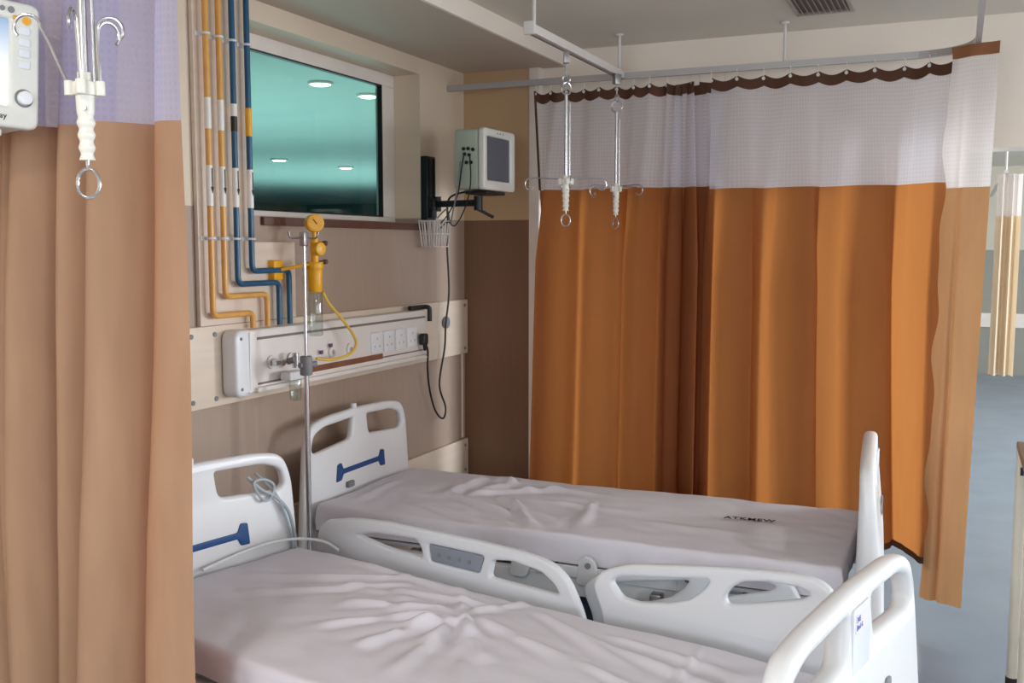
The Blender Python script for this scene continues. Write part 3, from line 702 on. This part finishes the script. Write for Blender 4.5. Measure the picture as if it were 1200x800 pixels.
def f_left(u, v):
    ph = 2*PI*(4.6*u+.12*math.sin(7*u)); g = min(1, v*2.5)
    w = math.sin(ph)+.30*math.sin(2.3*ph+.9)
    o = (.014+.034*g)*w
    al = (.052*math.sin(ph*.5+2)+.030*math.sin(ph+1.1))*g
    if u > .70:
        q = (u-.70); o = o*.4+.034*math.sin(2*PI*q*21)*(.5+.5*g); al = al*.3+(.060*math.sin(2*PI*q*17+1))*(.5+.5*g)*min(1, q*14)*min(1, (1-u)*16+.15)
    return o, al
curtain('bay_curtain', 'orange curtain hanging left of centre beside the white door jamb, behind the drip hangers',
        [(.505, 4.88), (.9, 4.885), (1.15, 4.88), (1.28, 4.90), (1.47, 4.93)], [(.445, 4.86), (.9, 4.87), (1.15, 4.87), (1.28, 4.90), (1.47, 4.93)],
        2.452, 1.945, .27, f_left, CM, nu=300, hooks=11, side=(True, False))
def f_right(u, v):
    ph = 2*PI*(4.2*u+.1+.12*math.sin(5*u)+.04*math.sin(3*v)); g = min(1, v*2.2)
    w = math.sin(ph); sh = math.copysign(abs(w)**.8, w)
    o = (.012+.040*g)*sh + .008*math.sin(2*PI*9.3*u+v*1.5)*g
    return o-.012, (.044*math.sin(ph+2.4)+.016*math.sin(ph*1.7))*g*min(1, u*12, (1-u)*12)
curtain('bay_curtain', 'broad glowing orange curtain right of centre, behind the foot of the far bed',
        [(1.43, 4.84), (1.7, 4.86), (2.2, 4.865), (2.36, 4.85), (2.50, 4.76)], [(1.425, 4.82), (1.7, 4.84), (2.2, 4.85), (2.36, 4.83), (2.52, 4.66)],
        2.452, 1.93, .27, f_right, CM, nu=320, hooks=9, side=(False, False))
def f_end(u, v): 
    return .006*math.sin(u*9+v*2)+.004*math.sin(v*23)*(1-u) + .03*math.exp(-((u-.35)/.07)**2)*min(1, v*1.4), (.010*math.sin(v*31)+.006*math.sin(v*53+1))*max(0, 1-u*5)
CE = dict(header=M['lining'], net=M['netend'], cloth=M['lining'])
CE['header'] = cloth('tan_band', (150, 104, 76), (150, 90, 50), .15)
curtain('bay_curtain_end', 'narrow turned-back tan end of the curtain hanging at the rail corner on the right',
        [(2.47, 4.70), (2.535, 4.66), (2.60, 4.63), (2.655, 4.61)], [(2.435, 4.66), (2.50, 4.62), (2.56, 4.60), (2.60, 4.59)],
        2.485, 1.90, .12, f_end, CE, nu=120, hooks=0, hem=0, side=(False, False), droop=0)
# loose pleats between narrow valleys: plan position (m from the wall) and how far each valley drifts by the hem
VAL = [(-.02, 0), (.06, 0), (.125, .01), (.19, .0), (.26, -.01), (.33, -.02), (.395, -.03), (.475, -.05), (.615, -.07), (.720, -.085), (.852, -.06), (1.02, -.02)]
def f_near(u, v):
    x = .03+u*.905
    V = [a+d*v for a, d in VAL]
    k = max(i for i in range(len(V)-1) if V[i] <= x or i == 0)
    w = V[k+1]-V[k]; t = (x-V[k])/w
    A = min(.165, w*1.35)*(.60+.40*min(1, v*1.5))
    if k == len(V)-2: A *= .55
    o = .045-A*math.sin(PI*t**.70)**1.25*(1+.10*math.sin(3*v+k)) + .006*math.sin(40*x+2*v)*math.sin(PI*t)
    al = .22*w*math.sin(2*PI*t+.2)*(.25+.75*min(1, v*1.5))*(-1)
    return o, al*.45+.006*math.sin(v*9+k)
CN = dict(header=M['header'], net=M['netblue'], cloth=M['curtain'])
curtain('bay_curtain', 'bunched beige curtain with lilac net top at the left, closest to the camera',
        [(.03, 1.80), (.5, 1.80), (.935, 1.80)], [(.03, 1.77), (.5, 1.77), (.935, 1.77)],
        2.455, 1.932, .25, f_near, CN, nu=520, hooks=10, side=(False, False), full=2.2)
nr = thing('curtain_rail', 'grey curtain rail above the bunched near curtain, above the frame', 'curtain rail', (0, 0, 0))
bm = NB(); add_strip(bm, [(.002, 1.805, ZR), (2.56, 1.805, ZR)], .022, .03); obj('rail', bm, M['rail'], nr, smooth=False)
for x in (.9, 2.2): obj('drop_rod', add_cyl(NB(), (x, 1.805, ZR+.014), (x, 1.875, ZC-.001), .007, seg=12), M['alu'], nr)
def f_far(u, v): return .05*math.sin(2*PI*(2.5*u+.2)), 0
ft = curtain('ward_curtain', 'short pale curtain hanging far away beyond the rail corner, right edge', [(2.80, 9.0), (2.98, 9.0)], [(2.79, 9.0), (2.97, 9.0)],
        2.23, 1.90, .62, f_far, dict(header=M['netend'], net=M['netend'], cloth=M['pale']), nu=60, hooks=0, hem=0, side=(False, False), droop=0)
fr = thing('curtain_rail', 'far curtain rail with its drop rod beyond the beam at the right', 'curtain rail', (0, 0, 0))
bm = NB(); add_strip(bm, [(2.86, 9.0, 2.25), (2.86, 13.0, 2.25)], .03, .03); obj('rail', bm, M['alu'], fr, smooth=False)
obj('drop_rod', add_cyl(NB(), (2.86, 9.1, 2.265), (2.86, 9.1, ZC-.001), .01, seg=12), M['alu'], fr)

# ------------------------------------------------------------------ beds
def board_outline(hw, top, bot=.36):
    L = [(-hw-.02, bot, .02), (-hw, .62, .05), (-hw+.022, .85, .05), (-hw+.06, top-.028, .06), (-.26*hw/.44, top-.008, .05), (0, top, .05)]
    return rpoly(L+[(-p[0], p[1], p[2]) for p in L[-2::-1]], n=7)
def cut(hw, sgn, top, post=.055):
    # handle opening
    P_ = [(post, top-.040, .012), (hw-.15, top-.048, .03), (hw-.072, top-.075, .03), (hw-.058, top-.135, .03), (hw-.09, top-.150, .02), (post+.015, top-.130, .03)]
    P_ = [(sgn*a, b_, r) for a, b_, r in P_]
    return rpoly(P_ if sgn > 0 else P_[::-1], n=5)
def inlay(off, z, k=1):
    h, fl = .011, .040
    P_ = [(-.205, z-.038), (-.165, z-.036), (-.150, z-h), (.150, z-h), (.165, z-.036), (.205, z-.038), (.195, z+.036), (.165, z+.040), (.150, z+h), (-.150, z+h), (-.165, z+.040), (-.195, z+.036)]
    return plate(rpoly([(a*k, b_) for a, b_ in P_], .006, 3), [], .006, .0015, 'yz', off)
RAIL1 = [(-.005, .44, .04), (0, .586, .03), (.010, .650, .03), (.047, .688, .03), (.186, .717), (.341, .729), (.507, .730), (.721, .731), (.893, .727), (.971, .720), (1.03, .703), (1.072, .667), (1.117, .584, .04), (1.14, .50, .04), (1.12, .40, .05), (.06, .40, .05)]
R1H = [[(.206, .661, .004), (.275, .680), (.382, .687), (.478, .692), (.497, .665), (.503, .634), (.328, .642)],
       [(.527, .686), (.758, .687), (.736, .627), (.536, .629)],
       [(.790, .680), (.867, .690), (.972, .677), (1.018, .649), (1.041, .618), (.777, .622)]]
RAIL2 = [(1.205, .44, .04), (1.188, .591, .03), (1.151, .677, .03), (1.177, .718, .03), (1.255, .754, .04), (1.441, .785), (1.563, .802), (1.71, .818), (1.796, .822, .03), (1.840, .806, .03), (1.880, .74, .04), (1.905, .60, .04), (1.89, .42, .05), (1.22, .40, .05)]
R2H = [[(1.214, .697), (1.240, .716), (1.523, .762), (1.504, .731), (1.461, .693), (1.398, .669), (1.305, .651), (1.247, .656)],
       [(1.563, .723), (1.570, .702), (1.600, .708), (1.775, .760), (1.798, .779), (1.766, .789), (1.687, .788), (1.614, .775), (1.580, .751)]]
def rr_(L, r): return rpoly([p if len(p) > 2 else (p[0], p[1], r) for p in L], n=4)
def hospital_bed(label, loc, rz, length, near_drop, far_drop, hw_h, hw_f, ht, ftop, lean_f, twist=0, tap=.4):
    t = thing('hospital_bed', label, 'bed', loc, rz)
    def lean(a, b_): return -.10*(max(b_-.6, 0))**1.3 - .10*a*a*.5
    hb = obj('headboard', plate(board_outline(hw_h, ht), [cut(hw_h, 1, ht), cut(hw_h, -1, ht)], .034, .013, 'yz', -.045), M['plastic'], t)
    obj('blue_inlay', inlay(-.0265, .695, hw_h/.44), M['blue'], hb)
    bm = NB(); add_cyl(bm, (-.045, -.03, ht-.02), (-.045, -.03, ht+.018), .014, seg=18, bev=.003); obj('socket_knob', bm, M['plastic_cool'], hb)
    bm = NB(); add_box(bm, -.03, -.012, -.125, -.075, .618, .645, .006); obj('latch', bm, M['greyclip'], hb)
    xf = length
    th = .05
    fb = obj('footboard', plate(board_outline(hw_f, ftop), [cut(hw_f, 1, ftop, .085), cut(hw_f, -1, ftop, .07)], th, .018, 'yz', xf+.02, lambda a, b_: -lean_f*max(b_-.4, 0) - twist*a, lambda b_: 1+tap*min(.35, max(0, .86-b_))), M['plastic'], t)
    bo = inlay(xf+.02+th/2+.002-lean_f*.29, .695); obj('grey_inlay', bo, M['greyclip'], fb)
    zs = ftop-.075
    bm = plate(rpoly([(-.055, ftop-.17), (.055, ftop-.17), (.055, ftop-.03), (-.055, ftop-.03)], .01), [], .006, .002, 'yz', xf+.02+th/2+.001-lean_f*(zs-.4)); pl_ = obj('name_plate', bm, M['plastic_cool'], fb)
    # corner bumpers
    for x in (-.045, xf+.02):
        for s in (-1, 1):
            hw = hw_h if x < 0 else hw_f
            obj('corner_bumper', add_cyl(NB(), (x, s*(hw+.03), .36), (x, s*(hw+.03), .40), .035, seg=22, bev=.006), M['plastic_cool'], t)
    # deck and frame
    bm = NB()
    for s in (-1, 1): add_box(bm, -.02, xf, s*.40-.02, s*.40+.02, .40, .475, .005)
    for x in (0, .55, 1.1, 1.6, xf-.04): add_box(bm, x, x+.04, -.40, .40, .40, .45, .003)
    obj('side_frame', bm, M['bedframe'], t)
    for a, b_ in ((.03, .74), (.76, 1.02), (1.04, 1.36), (1.38, xf-.06)):
        obj('deck_section', plate(rpoly([(a, -.37), (b_, -.37), (b_, .37), (a, .37)], .03), [], .016, .004, 'yz'), M['plastic_cool'], t)
        o = t.children[-1]
    decks = [o for o in t.children if o.name.startswith('deck_section')]
    for o in decks:
        for v in o.data.vertices: c, a, b_ = v.co; v.co = (a, b_, .488+c)
    bm = NB()
    for s in (-1, 1): add_box(bm, .25, xf-.25, s*.25-.02, s*.25+.02, .15, .20, .004)
    for x in (.25, xf-.29): add_box(bm, x, x+.05, -.33, .33, .14, .19, .004)
    for x in (.45, xf-.5): add_tube(bm, [(x, -.2, .19), (x+.12, -.2, .41)], .02, 8); add_tube(bm, [(x, .2, .19), (x+.12, .2, .41)], .02, 8)
    add_box(bm, .7, 1.25, -.16, .16, .20, .33, .02)
    obj('underframe', bm, M['darkframe'], t)
    for x in (.27, xf-.27):
        for s in (-1, 1):
            c = obj('castor', add_cyl(NB(), (x, s*.33-.018, .065), (x, s*.33+.018, .065), .064, seg=28, bev=.008), M['rubber'], t)
            bm = NB(); add_box(bm, x-.03, x+.03, s*.33-.026, s*.33+.026, .085, .145, .008); obj('castor_hood', bm, M['plastic_cool'], c)
    # bolted hinge brackets along the sides
    for s in (-1, 1):
        for x in (.93, 1.19, 1.55):
            o2 = plate(rr_([(x-.045, .45), (x+.02, .45), (x+.035, .50), (x+.02, .545), (x-.015, .56), (x-.035, .54)], .02), [], .02, .003, 'xz', -s*.432)
            h_ = obj('hinge_bracket', o2, M['bedframe'], t)
            obj('bolt', add_cyl(NB(), (x, s*.44, .525), (x, s*.448, .525), .011, seg=16), M['greyclip'], h_)
        obj('side_bar', add_box(NB(), .98, 1.60, s*.432-.006, s*.432+.006, .475, .515, .003), M['bedframe'], t)
    # side rails
    for s, dr2 in ((-1, near_drop), (1, far_drop)):
        for q_, (L_, H_, nm) in enumerate(((RAIL1, R1H, 'head_side_rail'), (RAIL2, R2H, 'foot_side_rail'))):
            drop = dr2[q_] if isinstance(dr2, tuple) else dr2
            k = length/2.03
            sh = lambda P_: [(p[0]*k, p[1]-drop)+tuple(p[2:]) for p in P_]
            r_ = obj(nm, plate(rr_(sh(L_), .03), [rr_(sh(h), .014) for h in H_], .030, .011, 'xz', -s*.475), M['plastic_cool'], t)
            if nm == 'head_side_rail':
                q = R1H[1]; cp = obj('control_panel', plate(rr_(sh([(q[0][0]+.001, q[0][1]-.001), (q[1][0]-.002, q[1][1]-.001), (q[2][0]-.001, q[2][1]+.001), (q[3][0]+.001, q[3][1]+.001)]), .008), [], .018, .003, 'xz', -s*.475), M['greypanel'], r_)
                for i in range(4):
                    bx = (.57+i*.042)*k; bm = NB()
                    for s2 in (-1, 1): add_cyl(bm, (bx, s*.475+s2*.009, .655-drop), (bx, s*.475+s2*.0105, .655-drop), .007, seg=14)
                    obj('control_button', bm, M['greyclip'], cp)
            for x in ((.35, .75) if nm[0] == 'h' else (1.4, 1.7)):
                bm = NB(); add_box(bm, x*k-.02, x*k+.02, min(s*.415, s*.462), max(s*.415, s*.462), .42-.02, .46, .004); obj('rail_arm', bm, M['dullsteel'], t)
    return t
NBL, NBR = (.37, 2.488, 0), R(-12)
FBL, FBR = (.18, 3.74, 0), 0
near = hospital_bed('near white hospital bed with blue-inlaid headboard, cut off by the lower edge', NBL, NBR, 2.03, .24, 0, .405, .45, .965, .975, .04)
far = hospital_bed('far white hospital bed alongside the orange curtain, both end boards in view', FBL, FBR, 2.09, (.33, .225), .30, .425, .44, .955, .965, .04, .06, 2.3)
for o in list(near.children):
    if o.name.startswith('footboard'):
        st = obj('paper_sticker', plate(rpoly([(-.045, .895), (.04, .895), (.04, .935), (-.045, .935)], .003), [], .002, .0005, 'yz', 2.03+.02+.025+.0045-.04*.515), M['stickerlilac'], o)
        mt = Matrix.Translation((2.03+.02+.025+.0062-.04*.515, -.040, .918)) @ Matrix.Rotation(R(90), 4, 'Z') @ Matrix.Rotation(R(90), 4, 'X')
        obj('sticker_print', text_bm('345\nBed 6', .018, mt @ Matrix.Scale(.9, 4), .0003), M['blueink'], st, smooth=False)

# ------------------------------------------------------------------ mattresses and sheets
def seg_d(px, py, a, b_):
    ax, ay = a; bx, by = b_; dx, dy = bx-ax, by-ay; L2 = dx*dx+dy*dy
    t = max(0, min(1, ((px-ax)*dx+(py-ay)*dy)/L2)); qx, qy = ax+dx*t, ay+dy*t
    s = (px-qx)*dy-(py-qy)*dx
    return math.hypot(px-qx, py-qy), t, (1 if s > 0 else -1)
def sheet(label, loc, rz, x0, x1, hw, zt, drop, ridges, name='bed_sheet', seed=0, noise_amp=.006, drops=None):
    nx, ny = 230, 120
    me = bpy.data.meshes.new(name); vs = []; fs = []
    per = 2*hw+2*drop; perx = (x1-x0)+2*.09
    def prof(s, lo, hi, dr, r=.016):
        """s along the wrap; returns flat coordinate and drop below the top"""
        # s from lo-dr .. hi+dr
        if lo+r <= s <= hi-r: return s, 0
        sg = 1 if s > hi-r else -1; e = hi-r if sg > 0 else lo+r; q = abs(s-e); arc = r*PI/2
        if q < arc: th = q/r; return e+sg*r*math.sin(th), r*(1-math.cos(th))
        return e+sg*r, r+(q-arc)
    for j in range(ny+1):
        sy = -hw-drop + (2*hw+2*drop)*j/ny
        for i in range(nx+1):
            sx = x0-.07+(x1-x0+.14)*i/nx
            X, dx = prof(sx, x0, x1, .07); Y, dy = prof(sy, -hw, hw, drop)
            d_ = max(dx, dy) if min(dx, dy) < .02 else max(dx, dy)
            z = zt-d_
            top = max(0, 1-d_/.03)
            h = 0
            for (a, b_, amp, w) in ridges:
                dd, tt, sg = seg_d(X, Y, a, b_)
                if dd < 4*w:
                    ww = w*(.7+.8*tt); h += 1.35*amp*(math.exp(-(dd/ww)**2)-.35*math.exp(-((dd-ww*1.9)/ww)**2))*min(1, (1-tt)*3+.12)*min(1, tt*6+.25)
            nz = noise.noise(Vector((X*3.2+seed, Y*4.5, .3)))*noise_amp*1.3 + noise.noise(Vector((X*9+seed, Y*14, 1.3)))*noise_amp*.55 + abs(noise.noise(Vector((X*5+Y*6+seed, (Y-X)*2.2, 2.7))))*noise_amp*.9
            z += (h+nz)*top
            out = 0
            if d_ > .02:
                wv = noise.noise(Vector((X*7+seed, Y*7, 5)))*.008+noise.noise(Vector((X*22+seed, Y*22, 7)))*.004
                out = wv*min(1, (d_-.02)/.04)+.005*min(1, d_/.05)
            if dy >= dx and dy > .02: Y += math.copysign(out, Y)
            elif dx > .02: X += math.copysign(out, X-(x0+x1)/2)
            vs.append((X, Y, z))
    for j in range(ny):
        for i in range(nx): fs.append((j*(nx+1)+i, j*(nx+1)+i+1, (j+1)*(nx+1)+i+1, (j+1)*(nx+1)+i))
    me.from_pydata(vs, [], fs); o = bpy.data.objects.new(name, me); C.objects.link(o); me.materials.append(M['sheet']); me.shade_smooth()
    o.location = loc; o.rotation_euler = (0, 0, rz); tag(o, label, 'bed sheet'); return o
def mattress(label, loc, rz, x0, x1, hw, z0, z1):
    bm = NB(); add_box(bm, x0, x1, -hw, hw, z0, z1, .022); o = obj('mattress', bm, M['mattress']); o.location = loc; o.rotation_euler = (0, 0, rz); tag(o, label, 'mattress'); return o
mattress('mattress under the wrinkled white sheet on the near bed', NBL, NBR, .01, 1.95, .37, .498, .598)
mattress('mattress under the stamped white sheet on the far bed', FBL, FBR, .02, 2.03, .375, .498, .598)
c = (.88, .20)
nr_ = []
for e, amp, w in (((.52, .05), .011, .018), ((.60, -.12), .010, .016), ((.80, -.16), .012, .018), ((1.00, -.22), .011, .020), ((1.15, -.04), .013, .022), ((1.30, .10), .010, .016), ((1.24, -.24), .008, .020), ((.40, .17), .008, .02), ((.98, .40), .008, .016), ((.72, .38), .006, .016)):
    v = Vector((e[0]-c[0], e[1]-c[1])); s0 = (c[0]+v.x*.12, c[1]+v.y*.12)
    m0 = (s0[0]*.5+e[0]*.5+.02*v.y, s0[1]*.5+e[1]*.5-.02*v.x)
    nr_.append((s0, m0, amp, w)); nr_.append((m0, e, amp*.7, w))
for a, b_, amp, w in (((.55, .34), (.10, .05), .008, .018), ((.60, .30), (.20, -.08), .007, .016), ((1.05, .33), (1.45, .16), .009, .016), ((1.30, .30), (1.75, .24), .007, .014), ((1.25, .26), (1.85, .12), .007, .016), ((1.35, .10), (1.85, -.02), .006, .016), ((.9, .30), (.55, .22), .008, .014), ((.95, .16), (.75, .0), .009, .014), ((1.55, .36), (1.6, .05), .005, .012), ((.3, .35), (.9, .33), .006, .014)):
    nr_.append((a, b_, amp, w))
sheet('wrinkled white sheet spread over the near bed', NBL, NBR, .0, 1.962, .382, .610, .075, nr_, seed=3)
fr_ = [((.43, .33), (.40, -.05), .013, .025), ((.46, .34), (.75, .15), .010, .022), ((.70, .0), (.95, -.35), .010, .02), ((.6, .05), (1.0, -.25), .009, .018), ((.45, .30), (1.1, .20), .008, .02), ((.35, -.20), (.75, -.34), .008, .018),
       ((.50, .02), (.86, .30), .010, .024), ((.40, .0), (.80, -.20), .010, .02), ((.10, .1), (.10, -.3), .004, .02), ((.85, .05), (1.3, -.02), .006, .022), ((1.3, -.10), (1.7, -.15), .004, .03), ((.60, .33), (.50, .02), .010, .03), ((1.02, .1), (1.1, -.3), .006, .02)]
sheet('white sheet with a dark stamp on the far bed', FBL, FBR, .005, 2.045, .388, .610, .095, fr_, seed=11)
# stamped lettering on the far sheet
bm = text_bm('ATKMEW', .045, Matrix.Translation((1.565, .055, .6165)) @ Matrix.Rotation(R(5), 4, 'Z') @ Matrix.Scale(.95, 4, (1, 0, 0)), .0006, .0007)
for v in bm.verts: pass
st = obj('sheet_stamp', bm, M['ink'], smooth=False)
st.parent = [o for o in C.objects if o.name == 'bed_sheet.001'][0]

# tubing on the near headboard
tb = obj('clear_tubing', NB(), M['tubeplastic']); bpy.data.objects.remove(tb)
bm = NB()
add_tube(bm, smooth_path([(-.045, .20, .88), (-.02, .235, .835), (-.012, .29, .80), (-.012, .345, .74), (-.012, .372, .66), (-.01, .378, .60), (-.0, .40, .56)], 8), .006, 8)
add_tube(bm, smooth_path([(-.07, .255, .88), (-.045, .268, .855), (-.014, .30, .80), (-.012, .335, .72), (-.012, .362, .64), (-.012, .366, .60)], 8), .005, 8)
add_tube(bm, smooth_path([(-.02, .205, .86), (-.012, .235, .80), (-.012, .27, .80), (-.012, .285, .84), (-.02, .25, .866)], 8, True), .005, 8, True)
o = obj('clear_tubing', bm, M['tubeplastic']); o.location = NBL; o.rotation_euler = (0, 0, NBR); tag(o, 'loops of clear oxygen tubing draped over the corner of the near headboard', 'tubing')
o = obj('white_tube', add_tube(NB(), smooth_path([(-.005, -.02, .625), (-.008, .12, .640), (-.010, .24, .645), (.0, .34, .640), (.03, .405, .630), (.09, .430, .622), (.14, .438, .60)], 8), .0055, 8), M['plastic']); o.location = NBL; o.rotation_euler = (0, 0, NBR)
tag(o, 'thin white tube lying along the head end of the near sheet', 'tubing')

# ------------------------------------------------------------------ table at the right edge
tt = thing('overbed_table', 'cream tubular table with brown top cut off by the right edge', 'table', (2.775, 4.085, 0))
obj('table_top', plate(rpoly([(-.02, -.62), (.9, -.62), (.9, .03), (-.02, .03)], .01), [], .025, .005, 'yz'), M['wood'], tt)
o = [c_ for c_ in tt.children][-1]
for v in o.data.vertices: c_, a, b_ = v.co; v.co = (a, b_, .925+c_)
for x, y in ((0, 0), (.055, -.02), (.86, 0), (0, -.58), (.86, -.58)):
    r = .020 if (x, y) != (.055, -.02) else .016
    l = obj('leg', add_cyl(NB(), (x, y, .045), (x, y, .912), r, seg=18), M['creamtube'], tt)
    obj('foot_cap', add_cyl(NB(), (x, y, 0), (x, y, .05), r+.003, seg=18, bev=.003), M['rubber'], l)
bm = NB(); add_cyl(bm, (0, 0, .20), (.86, 0, .20), .009); add_cyl(bm, (0, -.58, .20), (.86, -.58, .20), .009); add_cyl(bm, (0, 0, .80), (.86, 0, .80), .009); obj('rung', bm, M['creamtube'], tt)
obj('slot_mark', add_box(NB(), -.006, .006, -.0225, -.0195, .82, .85), M['ink'], tt, smooth=False)

# ------------------------------------------------------------------ light
def area(name, loc, rot, sx, sy, power, col, spread=180):
    l = bpy.data.lights.new(name, 'AREA'); l.shape = 'RECTANGLE'; l.size = sx; l.size_y = sy; l.energy = power; l.color = col; l.spread = R(spread)
    o = bpy.data.objects.new(name, l); C.objects.link(o); o.location = loc; o.rotation_euler = rot; return o
day = (.86, .93, 1.0)
pw = [50, 16, 50, 290, 60, 60]
for (a, b_), p in zip(wins, pw):
    area('window_daylight', (X1+.04, (a+b_)/2, 1.65), (0, R(90), 0), 1.3, b_-a-.1, p, day)
area('window_daylight', (1.9, Y0-.04, 1.65), (R(90), 0, 0), 2.6, 1.3, 70, day)  # daylight for the added rear window
warm = (1.0, .94, .88)
def lamp(x, y, p, label, col=warm):
    copy_thing(dl, (x, y, ZC), 0, label, 'ceiling lamps of the ward')
    l = bpy.data.lights.new('downlight', 'AREA'); l.shape = 'DISK'; l.size = .16; l.energy = p; l.color = col
    o = bpy.data.objects.new('downlight', l); C.objects.link(o); o.location = (x, y, ZC-.02)
lamp(1.45, -.1, 36, 'round ceiling lamp ahead of the added rear window, left of the camera position')
lamp(4.6, 2.6, 40, 'round ceiling lamp right of the beds, outside the view')
lamp(2.0, -1.4, 22, 'round ceiling lamp behind the camera')
lamp(4.6, -.8, 22, 'round ceiling lamp behind the camera on the window side')
lamp(2.2, 9.6, 14, 'round ceiling lamp behind the orange curtains')
lamp(4.6, 9.6, 14, 'round ceiling lamp beyond the beam, window side')
l = bpy.data.lights.new('back_room_fill', 'AREA'); l.shape = 'DISK'; l.size = 5; l.energy = 110; l.color = (.8, 1, .97)  # added fill with no fixture, aimed upward to light the back room evenly
for p in ((-3.0, 6.4, .6), (-6.2, 13.0, .6)):
    o = bpy.data.objects.new('back_room_fill', l); C.objects.link(o); o.location = p; o.rotation_euler = (R(180), 0, 0)
wd = bpy.data.worlds.new('World'); bpy.context.scene.world = wd; wd.use_nodes = True
wd.node_tree.nodes['Background'].inputs[0].default_value = (.80, .90, 1.0, 1); wd.node_tree.nodes['Background'].inputs[1].default_value = 1.6

# ------------------------------------------------------------------ camera
cd = bpy.data.cameras.new('camera'); cam = bpy.data.objects.new('camera', cd); C.objects.link(cam)
cd.sensor_width = 36; cd.lens = 36*1180/1200; cd.clip_end = 60; cd.clip_start = .05
cam.location = (2.53, 0, 1.65); cam.rotation_euler = (R(90)-math.atan(110/1180), 0, R(23.8))
sc = bpy.context.scene; sc.camera = cam
sc.view_settings.view_transform = 'Standard'; sc.view_settings.look = 'None'; sc.view_settings.gamma = 1; sc.view_settings.use_curve_mapping = False
sc.view_settings.exposure = .12
sc.cycles.max_bounces = 8; sc.cycles.transparent_max_bounces = 16; sc.cycles.sample_clamp_indirect = 6
